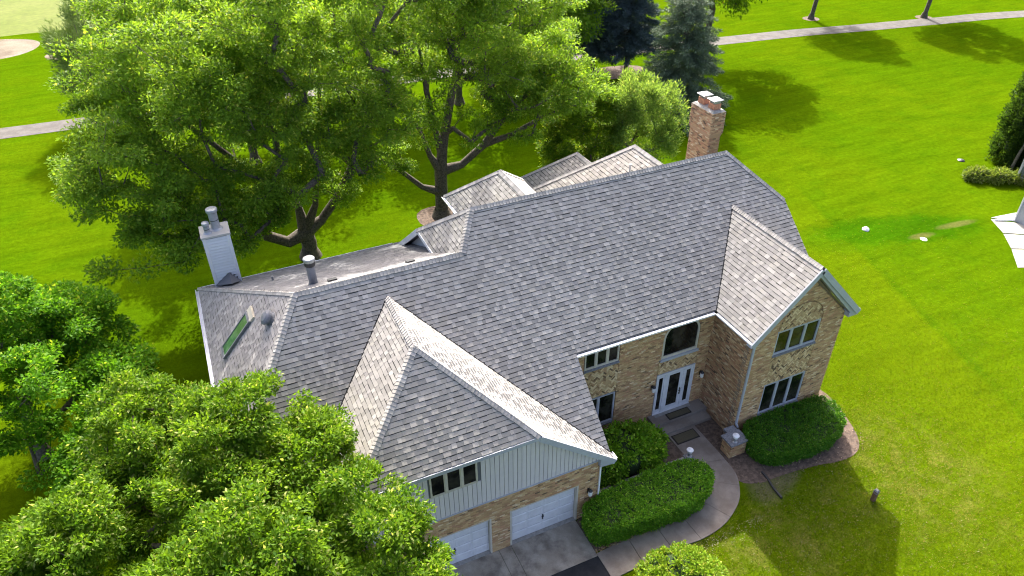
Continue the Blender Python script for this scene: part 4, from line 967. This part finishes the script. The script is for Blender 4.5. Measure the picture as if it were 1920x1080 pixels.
tree('shade_tree', 'tall open shade tree with dark forked trunk behind the middle of the house', 'tree',
     [(2.65, 26.5, -.1), (2.75, 26.5, 1.9), (2.8, 26.5, 3.5), (3.0, 26.5, 4.8)],
     [[(2.75, 26.5, 1.9), (1.35, 26.3, 2.7), (0, 26.1, 4.2), (-1.65, 26, 5.6), (-2.6, 26, 8)], [(2.8, 26.5, 3.5), (2.1, 26.4, 4.8), (1.5, 26.2, 6.8), (-.2, 26, 9.5)], [(3.0, 26.5, 4.8), (2.68, 26.5, 6.2), (2.25, 26.6, 9.2), (2.0, 26.6, 12)], [(2.8, 26.5, 3.5), (4.3, 26.4, 3.7), (5.95, 26.3, 4.9), (7.8, 26.1, 7.2), (10.1, 26, 8.7), (12, 26, 10)], [(3.0, 26.5, 4.8), (3.3, 26.6, 6.1), (4.1, 26.8, 9), (5, 27, 13)], [(5.95, 26.3, 4.9), (8, 26, 5.4), (10.2, 25.8, 6.4)]],
     [(3.4, 26.5, 13.2, 5.2, 5.4, 4.6), (8.4, 26.5, 11.4, 5.2, 5.4, 4.8), (11.6, 26, 8.2, 3.6, 4.2, 3.4), (-.6, 26.2, 12.6, 2.6, 3.6, 3.6), (-2.4, 25.9, 8.6, 2.0, 2.0, 1.6), (5.6, 25.4, 9.6, 3.6, 3, 2.6), (9.5, 27, 7.0, 4.0, 3.4, 2.0), (4.5, 28, 16.2, 4.5, 4.5, 2.6), (2.4, 26.6, 10.2, 4.2, 3.4, 2.2), (9.2, 25.6, 9.0, 3.8, 3.2, 2.6), (12.8, 26.2, 6.0, 3.2, 3.0, 2.6)],
     540, .85, 250, .205, .09, GRN, .48, 33, zmin=-.5, inner=.55, fork=3, subr=(1.9, 1.6, .65), sprays=[(-.4, 25.5, 5.4, 1.4, 1.1, 1.0), (1.5, 25.6, 7.0, 1.4, 1.1, 1.3), (4.8, 25.4, 6.6, 1.7, 1.2, 1.3), (7.6, 25.2, 6.2, 2.0, 1.3, 1.2), (-1.8, 25.4, 6.8, 1.5, 1.2, 1.3), (3.2, 25.5, 8.2, 1.6, 1.2, 1.3)])
# willow-like shrub tree and companion behind the house
tree('small_tree', 'light green feathery small tree behind the rear roof hips', 'tree', [(18.6, 26.4, -.1), (18.5, 26.3, 1.2)], [], [(18.3, 26, 4.4, 3.2, 3.0, 3.5), (17.6, 25.6, 6.2, 1.9, 1.9, 2.0), (19.4, 26, 3.2, 2.1, 2.2, 2.5)], 160, .62, 210, .26, .06, ((.11, .20, .035), (.27, .42, .10), (.38, .46, .14), .08), .16, 44, zmin=-.6, flat=1.1, droop=-.35, upb=.5)
tree('small_tree', 'bright green low tree between the tall shade tree and the feathery one', 'tree', [(14.6, 27.4, -.1), (14.6, 27.4, 1.0)], [], [(14.4, 27.2, 4.2, 2.9, 2.6, 3.6), (12.6, 26.6, 3.0, 2.2, 1.8, 2.2)], 130, .7, 220, .24, .09, GRN_Y, .16, 45, zmin=-.6)
# trees beyond, toward the path
far = [((-8.0, 41), 15.5, 6.0, 'broad yellow-green tree beyond the huge shade tree, near the path', 51), ((-3, 47), 16.5, 7.2, 'tall leafy tree at the top edge behind the huge shade tree', 52), ((11.5, 46), 16, 6.8, 'tall leafy tree at the top edge behind the open shade tree', 53), ((23.0, 54), 17, 6.4, 'leafy tree left of the blue spruce at the top edge', 54), ((40.8, 47.5), 16.5, 6.2, 'leafy tree drooping over the path right of the grey spruce', 55), ((20.5, 46.5), 14, 5.0, 'shorter leafy tree crowding the blue spruces from the left', 56)]
for (x, y), h, r, lab, sd in far:
    tree('shade_tree', lab, 'tree', [(x, y, -.1), (x, y, h*.18), (x+.2, y, h*.3)], [], [(x, y, h*.62, r, r, h*.36), (x-r*.4, y-r*.3, h*.5, r*.65, r*.65, h*.26), (x+r*.45, y-r*.2, h*.55, r*.62, r*.62, h*.28)], 190, 1.25, 150, .34, .15, GRN_Y if sd in (51, 55) else GRN, .36, sd, zmin=-.6, fork=2)
# trees by the path at the right
for (x, y), h, r, lab, sd in (((61.9, 53.9), 14.5, 4.4, 'left of the two trees beside the path, slim leaning trunk in a soil ring', 61), ((75.0, 48.2), 14.0, 5.4, 'right of the two trees beside the path, low drooping leafy crown', 62)):
    tree('path_tree', lab, 'tree', [(x, y, -.1), (x+.25, y, 2.4), (x+.7, y+.2, 4.6)], [], [(x+.6, y, h*.68, r, r, h*.30), (x-r*.35, y, h*.60, r*.6, r*.6, h*.22), (x+r*.45, y-.5, h*.52, r*.7, r*.7, h*.22)], 100, 1.1, 230, .34, .14, GRN, .30, sd, zmin=-.7, fork=2, group='trees beside the cart path')
    sheet('mulch_ring', smooth_closed([(x+1.1*math.cos(a), y+1.1*math.sin(a)) for a in np.linspace(0, 6.28, 8, endpoint=False)]), .008, M['mulch'])
# conifers
def spruce(label, base, h, r, pal, seed, dead=False, bare=.6):
    t_ = thing('spruce_tree', label, 'tree', (0, 0, 0)); g = np.random.default_rng(seed); bx, by = base
    mb = MB(); mb.cyl((bx, by, -.1), (bx+.1, by, h), .24, .03, 9)
    cs_, rs_, ds_ = [], [], []; z = bare
    while z < h*(.80 if dead else .97):
        f = 1-z/h; rl = r*(f**.75)*g.uniform(.82, 1.1)+.25
        for k in range(int(7+5*f)):
            a = g.uniform(0, 6.283); ln_ = rl*g.uniform(.65, 1.1); dz = -.22*ln_+g.uniform(-.1, .15)
            e = np.array([bx+ln_*math.cos(a), by+ln_*math.sin(a), z+dz+.06*ln_**2*.2]); mb.cyl((bx, by, z), e, .035, .01, 4, cap=False)
            for s in np.linspace(.28, 1, max(3, int(ln_*2.6))):
                cs_.append(np.array([bx, by, z])*(1-s)+e*s); rs_.append(.40*(1.05-.35*s)); ds_.append((math.cos(a), math.sin(a), 0))
        z += g.uniform(.24, .36)
    if dead:
        for k in range(22):
            a = g.uniform(0, 6.283); zz = h*g.uniform(.74, .99); l_ = (h-zz)*.35+.5; mb.cyl((bx+.1, by, zz), (bx+l_*math.cos(a), by+l_*math.sin(a), zz+g.uniform(-.2, .35)), .022, .006, 4, cap=False)
    mb.build('trunk', M['bark_pale' if dead else 'bark'], t_)
    leaves('crown', np.array(cs_), np.array(rs_), 46, .30, .055, pal, t_, M['needle'], .45, .6, .1, 1.2, seed, nrm_out=np.array(ds_))
spruce('dark blue spruce with two bare lower trunks behind the trees', (30.6, 47.2), 17, 4.0, ((.075, .110, .115), (.170, .220, .235)), 71, bare=2.6)
spruce('second dark blue spruce crowding the first beside the brown bare ground', (27.6, 49.0), 16, 3.6, ((.070, .105, .105), (.160, .210, .220)), 72, bare=2.2)
spruce('grey-green spruce with a dead bare top behind the brick chimney', (28.7, 35.4), 12.6, 4.5, ((.10, .145, .085), (.235, .290, .185)), 73, True)
# top-left pines
def pine(label, base, h, r, seed):
    tree('pine_tree', label, 'tree', [(base[0], base[1], -.1), (base[0], base[1], h*.3), (base[0]+.3, base[1], h*.75)], [], [(base[0], base[1], h*.55, r, r, h*.42), (base[0]-r*.4, base[1]-.5, h*.42, r*.7, r*.7, h*.3)], 120, .9, 230, .34, .05, ((.12, .19, .04), (.30, .38, .11)), .28, seed, mat='needle', bark='bark_pale', flat=.9, droop=-.5, upb=.3, zmin=-.6)
pine('feathery pale pine at the upper left beside the path', (-17.6, 55.5), 11.5, 3.6, 81)
pine('taller pale pine at the top edge left of the shade trees', (-13.5, 62), 14, 4.0, 82)
# left maple and front linden
tree('maple_tree', 'bright green maple at the left edge beyond the front tree', 'tree', [(-21.6, 13.4, -.1), (-21.5, 13.4, 1.8), (-21.4, 13.4, 2.8)], [], [(-21.8, 13.0, 4.9, 4.4, 4.2, 3.3), (-18.7, 13.6, 4.2, 2.4, 2.6, 2.4), (-20.6, 15.8, 4.6, 3.0, 2.4, 2.4), (-22.5, 10.0, 4.8, 4, 3.2, 3.0), (-19.0, 10.8, 3.8, 2.6, 2.6, 2.2), (-17.4, 11.8, 3.4, 2.4, 2.4, 2.0), (-17.6, 8.4, 3.0, 2.2, 2.2, 1.8)], 400, .62, 290, .155, .095, LEFT, .30, 91, inner=.6, zmin=-.3, fork=2, subr=(1.5, 2.0, .8))
def kf(p):
    if p[0] > -10.0 and p[1] > -.6: return p[2] > zm(max(p[1], .2))+1.9 and p[2] > 6.6
    if p[0] > -13.4 and p[1] > 1.2: return p[2] > zm(p[1])+.7 and p[2] > 6.0
    return True
tree('linden_tree', 'large pale yellow-green leafy tree in front of the garage, nearest tree', 'tree', [(-14.6, .3, -.1), (-14.6, .3, 1.9), (-14.5, .4, 3.4)],
     [[(-14.5, .4, 3.4), (-14.9, .6, 4.6), (-14.6, 1.2, 6.0)], [(-14.5, .4, 3.4), (-13.6, .2, 4.6), (-12.3, -.2, 6.0)]],
     [(-14.6, .6, 6.0, 4.4, 4.4, 3.6), (-17.6, 1.4, 5.4, 3.0, 3.4, 2.8), (-11.6, -1.2, 7.0, 3.2, 3.4, 3.0), (-9.9, -2.7, 6.2, 2.4, 2.4, 2.6), (-14.2, 4.6, 6.6, 2.7, 3.0, 2.9), (-12.2, 1.4, 8.0, 2.2, 2.2, 2.0), (-14.0, -3.6, 6.4, 4.2, 3.0, 3.2), (-17.8, -2, 4.8, 3.0, 3, 2.6), (-10.8, -4.4, 6.0, 2.6, 2.2, 2.6)],
     900, .48, 320, .145, .066, FRONT, .30, 101, inner=.6, zmin=-.3, fork=2, keep=kf, flat=.6, droop=.2, upb=.8, tip=.014, subr=(1.3, 2.0, .85))
# arborvitae and its bare-stemmed neighbour at the right edge
def cone_tree(name, label, base, h, r, n, pal, seed, L=.22, W=.10):
    t_ = thing(name, label, 'tree', (0, 0, 0)); g = np.random.default_rng(seed); bx, by = base
    z = g.random(n)**1.2*h; rr = r*np.clip(np.minimum(1, (h-z)/(h*.62)), .05, 1)**.8*g.uniform(.72, 1.02, n); a = g.random(n)*6.283
    cen = np.stack([bx+rr*np.cos(a), by+rr*np.sin(a), z+.15], 1); nr = np.stack([np.cos(a), np.sin(a), np.full(n, .3)], 1)
    mb = MB(); mb.cyl((bx, by, -.1), (bx, by, h*.9), .16, .04, 8); mb.build('trunk', M['bark'], t_)
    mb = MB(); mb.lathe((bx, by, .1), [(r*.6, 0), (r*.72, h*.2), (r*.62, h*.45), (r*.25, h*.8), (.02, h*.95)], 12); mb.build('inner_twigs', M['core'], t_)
    leaves('crown', cen, np.full(n, .38), 60, L, W, pal, t_, M['leaf'], 1.3, .4, -.6, .7, seed, nrm_out=nr)
cone_tree('arborvitae', 'tall dark arborvitae at the right edge beside the neighbouring house', (47.3, 15.2), 13.5, 2.1, 620, ((.020, .052, .010), (.060, .115, .018)), 111)
bt = thing('bare_tree', 'slim bare pale trunk in front of the dark arborvitae', 'tree', (0, 0, 0)); mb = MB()
for a, b_, r0, r1 in (((45.2, 14.4, -.1), (45.3, 14.3, 1.6), .13, .11), ((45.3, 14.3, 1.6), (45.6, 14.2, 3.2), .11, .09), ((45.6, 14.2, 3.2), (45.7, 14.3, 5.2), .09, .06)): mb.cyl(a, b_, r0, r1, 8)
mb.build('trunk', M['bark_pale'], bt)
# hedges and shrubs
def inside(poly, p):
    c = False
    for i in range(len(poly)):
        a, b_ = poly[i], poly[i-1]
        if (a[1] > p[1]) != (b_[1] > p[1]) and p[0] < (b_[0]-a[0])*(p[1]-a[1])/(b_[1]-a[1])+a[0]: c = not c
    return c
def hedge(label, poly, h, n, pal, seed, L=.075, W=.042):
    t_ = thing('hedge', label, 'hedge', (0, 0, 0)); g = np.random.default_rng(seed); pl = smooth_closed(poly, 2); cx_ = np.mean([p[0] for p in pl]); cy_ = np.mean([p[1] for p in pl])
    sh = lambda s: [(cx_+(p[0]-cx_)*s, cy_+(p[1]-cy_)*s) for p in pl]
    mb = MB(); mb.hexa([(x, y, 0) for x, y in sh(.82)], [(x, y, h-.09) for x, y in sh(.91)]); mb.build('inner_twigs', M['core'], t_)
    xs = [p[0] for p in pl]; ys = [p[1] for p in pl]; cen, nr = [], []
    per = sum(math.dist(pl[i], pl[i-1]) for i in range(len(pl))); area = abs(sum(pl[i-1][0]*pl[i][1]-pl[i][0]*pl[i-1][1] for i in range(len(pl))))/2
    na = int(n*area/(area+per*h))
    while len(cen) < na:
        p = (g.uniform(min(xs), max(xs)), g.uniform(min(ys), max(ys)))
        if inside(pl, p): cen.append((p[0], p[1], h-.05+.07*math.sin(p[0]*2.1+seed)*math.cos(p[1]*2.7)+.04*math.sin(p[0]*6.3)*math.cos(p[1]*5.1+1)+g.normal()*.035+(g.random() < .04)*.09)); nr.append((0, 0, 1))
    while len(cen) < n:
        i = g.integers(len(pl)); 
        if g.random() > math.dist(pl[i], pl[i-1])/.5: continue
        s = g.random(); p = np.array(pl[i])*(1-s)+np.array(pl[i-1])*s; z = g.random()*h; o_ = p-np.array([cx_, cy_]); o_ = o_/np.linalg.norm(o_)
        e = np.array(pl[i])-np.array(pl[i-1]); nn_ = np.array([e[1], -e[0]]); nn_ = nn_/np.linalg.norm(nn_)
        if nn_@o_ < 0: nn_ = -nn_
        sq = -.07*max(0, (z-h*.75)/(h*.25))**2-.20*(1-z/h)**1.3
        p = p+nn_*(sq+g.normal()*.03+.04*math.sin(p[0]*5+p[1]*4+z*6)); cen.append((p[0], p[1], z)); nr.append((nn_[0], nn_[1], .2))
    leaves('foliage', np.array(cen), np.full(len(cen), .075), 9, L, W, pal, t_, M['leaf_glossy'], 1., .5, 0, .5, seed, nrm_out=np.array(nr), face_bias=.8)
HP = ((.060, .180, .010), (.170, .390, .024), (.36, .55, .06), .06)
hedge('long clipped green hedge between the garage door and the curved walk', [(-1.12, -.4), (-1.06, -1.72), (.6, -1.84), (2.1, -1.98), (3.5, -2.05), (4.5, -1.68), (5.05, -1.1), (5.02, -.3), (4.4, .12), (2, .14), (0, -.02)], 1.18, 5600, HP, 121)
hedge('dark clipped rounded hedge under the windows of the right brick wing', [(7.95, .5), (7.7, -.4), (8.0, -1.2), (9.1, -1.5), (10.5, -1.62), (11.6, -1.55), (12.6, -1.1), (13.1, -.1), (13.0, .6), (12.4, .88), (10, .9), (8.4, .9)], .95, 4600, ((.036, .130, .009), (.115, .290, .022), (.28, .44, .06), .05), 122)
def shrub(name, label, lobes, n, crad, per, L, W, pal, seed, core, flat=.8, droop=0, mat='leaf_glossy'):
    t_ = thing(name, label, 'shrub', (0, 0, 0)); cen, nr = lobe_pts(lobes, n, seed, .8, -.35); g = np.random.default_rng(seed)
    cen[:, 2] = np.maximum(cen[:, 2], .1)
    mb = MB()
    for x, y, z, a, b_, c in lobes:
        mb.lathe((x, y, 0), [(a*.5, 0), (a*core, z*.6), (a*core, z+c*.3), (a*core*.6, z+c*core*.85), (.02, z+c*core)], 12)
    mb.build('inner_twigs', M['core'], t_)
    leaves('foliage', cen, g.uniform(.7, 1.3, len(cen))*crad, per, L, W, pal, t_, M[mat], flat, .8, droop, .7, seed+1, nrm_out=nr, face_bias=.5)
shrub('leafy_shrub', 'big bright green leafy shrub in the bed left of the front steps', [(2.3, 1.75, .9, 1.5, 1.1, 1.0), (3.3, 1.7, .8, 1.0, 1.0, .85), (1.3, 1.6, .8, .9, .9, .9)], 150, .27, 90, .16, .08, ((.060, .170, .010), (.230, .440, .022), (.42, .58, .07), .07), 131, .72)
shrub('low_shrub', 'low dark green shrub in the corner between garage wall and retaining wall', [(.55, 1.05, .35, .5, .42, .35)], 60, .16, 60, .09, .05, HP, 132, .7)
shrub('round_shrub', 'round yellow-green clipped shrub at the bottom edge beside the walk', [(.85, -4.75, .75, 1.65, 1.6, 1.2), (.2, -4.9, .7, 1.2, 1.2, 1.05), (1.5, -4.9, .6, 1.2, 1.1, .95)], 420, .17, 60, .095, .06, ((.12, .25, .012), (.300, .430, .030), (.46, .45, .08), .10), 133, .82)
for k, (x, y, r) in enumerate(((41.5, 14.6, .8), (42.8, 13.6, .9), (44.3, 12.7, .9))):
    shrub('flower_shrub', ['pale green clump at the near end of the bed by the neighbouring house', 'middle light green clump of the bed below the arborvitae', 'light green clump of the bed beside the screened porch'][k], [(x, y, .35, r, r*.8, .45)], 60, .25, 40, .2, .07, ((.10, .17, .02), (.22, .29, .07), (.35, .36, .2), .08), 140+k, .6, mat='leaf')

# ------------------------------------------------------------------ neighbouring house (only its corner is in view)
nh = thing('neighbour_house', 'corner of a grey house with a raised screened porch at the right edge', 'house', (0, 0, 0))
M['nsiding'] = plain('grey_lavender_siding', (.36, .38, .42), .6, 3, .06); M['screen'] = plain('porch_screen', (.10, .125, .13), .5, 30, .25)
mb = MB(); mb.box(38.35, 52, 2.5, 9.1, -.1, 6.0); part(mb, 'wall', M['nsiding'], nh)
mb = MB(); mb.box(43.6, 52, 9.1, 12.9, .30, .62); part(mb, 'porch_floor', M['trim'], nh)
for x, y in ((43.65, 12.85), (45.7, 12.85), (47.8, 12.85), (43.65, 11.0), (43.65, 9.2)):
    mb = MB(); mb.box(x-.07, x+.07, y-.07, y+.07, -.1, 3.1); part(mb, 'porch_post', M['trim'], nh)
for a, b_ in (((43.65, 12.78), (43.65, 11.07)), ((43.65, 10.93), (43.65, 9.27)), ((43.72, 12.85), (45.63, 12.85)), ((45.77, 12.85), (47.73, 12.85))):
    mb = MB(); mb.beam((*a, 1.75), (*b_, 1.75), .02, 2.2); sp = part(mb, 'screen_panel', M['screen'], nh); mb = MB(); mb.beam((*a, 1.5), (*b_, 1.5), .06, .08); mb.build('rail', M['trim'], sp)
mb = MB(); mb.hexa([(43.3, 8.8, 3.1), (52, 8.8, 3.1), (52, 13.2, 3.1), (43.3, 13.2, 3.1)], [(43.3, 8.8, 4.3), (52, 8.8, 4.3), (52, 13.2, 3.28), (43.3, 13.2, 3.28)], (.2, .2, .2)); part(mb, 'porch_roof', M['trim'], nh)
mb = MB(); mb.hexa([(37.9, 2, 6.0), (52, 2, 6.0), (52, 9.5, 6.0), (37.9, 9.5, 6.0)], [(41, 5.2, 8.6), (52, 5.2, 8.6), (52, 6.2, 8.6), (41, 6.2, 8.6)], (.2, .2, .2)); part(mb, 'roof', M['shingle'], nh)
mb = MB(); mb.beam((38.28, 9.0, 5.8), (38.28, 9.0, .12), .09, .07, up=(0, 1, 0)); mb.beam((38.28, 8.98, .12), (37.1, 9.62, .08), .08, .07); part(mb, 'downspout', M['white'], nh)

# ------------------------------------------------------------------ litter on the lawn
def flecks(name, n, region, size, pal, seed, z=.012):
    g = np.random.default_rng(seed); P = []
    while len(P) < n:
        p = region(g)
        if p is not None: P.append(p)
    P = np.array(P); a = g.random(n)*6.283; s = size*g.uniform(.5, 1.5, n)
    d = np.stack([np.cos(a)*s, np.sin(a)*s, g.normal(size=n)*.25*s], 1); e = np.stack([-np.sin(a)*s*.5, np.cos(a)*s*.5, g.normal(size=n)*.2*s], 1); c = np.concatenate([P, np.full((n, 1), z)], 1)+np.abs(np.stack([0*s, 0*s, d[:, 2]+e[:, 2]], 1))
    V = np.stack([c-d, c+e, c+d, c-e], 1).reshape(-1, 3); pal = np.array(pal); col = pal[g.integers(len(pal), size=n)]
    tag(np_mesh(name, V, np.arange(4*n).reshape(n, 4), col, M['brick']), kind='stuff')
BUF = [(.24, .22, .10), (.30, .28, .15), (.18, .14, .06), (.36, .35, .22)]
def r1(g):
    x, y = g.uniform(2, 22), g.uniform(-9, 2)
    if g.random() > math.exp(-((x-8)/7)**2-((y+4)/4)**2): return None
    if y > -2.9 and x < 6.7: return None
    if y > -2.2 and x < 13.4: return None
    return (x, y)
flecks('fallen_leaves', 1400, r1, .021, BUF, 3)
def r2(g):
    t_ = g.uniform(0, 1); x = -1.0+4.6*t_; return (x, -1.70+g.normal()*.045-(.06 if x > 1 else 0))
flecks('leaf_litter', 420, r2, .035, [(.36, .24, .11), (.28, .17, .08), (.45, .36, .2)], 4, .05)
def r3(g):
    x = g.uniform(1.9, 6.4); return (x, -3.05-abs(g.normal())*.35-max(0, 2.6-x)*.1)
flecks('leaf_litter', 260, r3, .024, BUF, 5, .02)
def r4(g): return (g.uniform(7.6, 13.6), g.uniform(-2.2, 1.0))
flecks('mulch_chips', 900, r4, .03, [(.30, .2, .13), (.2, .13, .09), (.42, .32, .22), (.1, .07, .05)], 6, .03)

# grass blades standing on the near lawn
def grass(n, seed):
    g = np.random.default_rng(seed); P = np.stack([g.uniform(.5, 34, n*4), g.uniform(-9.5, 15, n*4)], 1)
    def inn(poly):
        c = np.zeros(len(P), bool); x, y = P[:, 0], P[:, 1]
        for k in range(len(poly)):
            (ax, ay), (bx, by) = poly[k][:2], poly[k-1][:2]
            if ay != by: c ^= ((ay > y) != (by > y)) & (x < (bx-ax)*(y-ay)/(by-ay)+ax)
        return c
    ok = (P[:, 0] > 13.25) | (P[:, 1] < .6)
    ok &= ~inn([tuple(q) for q in outer]+[tuple(q) for q in inner[::-1]]) & ~inn(BED) & ~((P[:, 0] < 6.9) & (P[:, 1] > -1.9)) & ~((P[:, 0] < 3) & (P[:, 1] > -3.1))
    thin = np.exp(-((P[:, 0]-8)/1.6)**2-((P[:, 1]+1.8)/.8)**2)*.85
    keepd = (np.exp(-np.maximum(0, P[:, 0]-13)/8-np.maximum(0, P[:, 1]+1)/9)*(1-thin)) > g.random(n*4)
    P = P[ok & keepd][:n]; m_ = len(P); a = g.random(m_)*6.283; h = g.uniform(.022, .058, m_); w_ = g.uniform(.012, .022, m_); b_ = g.random(m_)*6.283; l_ = g.uniform(.01, .06, m_)
    base = np.concatenate([P, np.zeros((m_, 1))], 1); dx = np.stack([np.cos(a)*w_, np.sin(a)*w_, 0*w_], 1); tipv = np.stack([np.cos(b_)*l_, np.sin(b_)*l_, h], 1)
    V = np.stack([base-dx, base+dx, base+tipv], 1).reshape(-1, 3); k = g.random(m_)[:, None]; col = np.array((.075, .150, .002))*(1-k)+np.array((.190, .250, .008))*k
    dz = .05+.40*np.exp(-((P[:, 0]-14)/3.2)**2-((P[:, 1]+4)/3.6)**2)+.30*np.exp(-((P[:, 0]-6)/3.5)**2-((P[:, 1]+4.2)/1.8)**2)
    pat = .5+.5*np.sin(P[:, 0]*1.9+1.3*np.sin(P[:, 1]*1.4))*np.sin(P[:, 1]*1.7+1.1*np.sin(P[:, 0]*2.3)); dry = g.random(m_) < dz*(.35+.9*pat); col[dry] = np.array((.33, .29, .11))*g.uniform(.7, 1.2, dry.sum())[:, None]
    tag(np_mesh('grass', V, np.arange(3*m_).reshape(m_, 3), col, M['leaf']), kind='stuff')
grass(120000, 9)
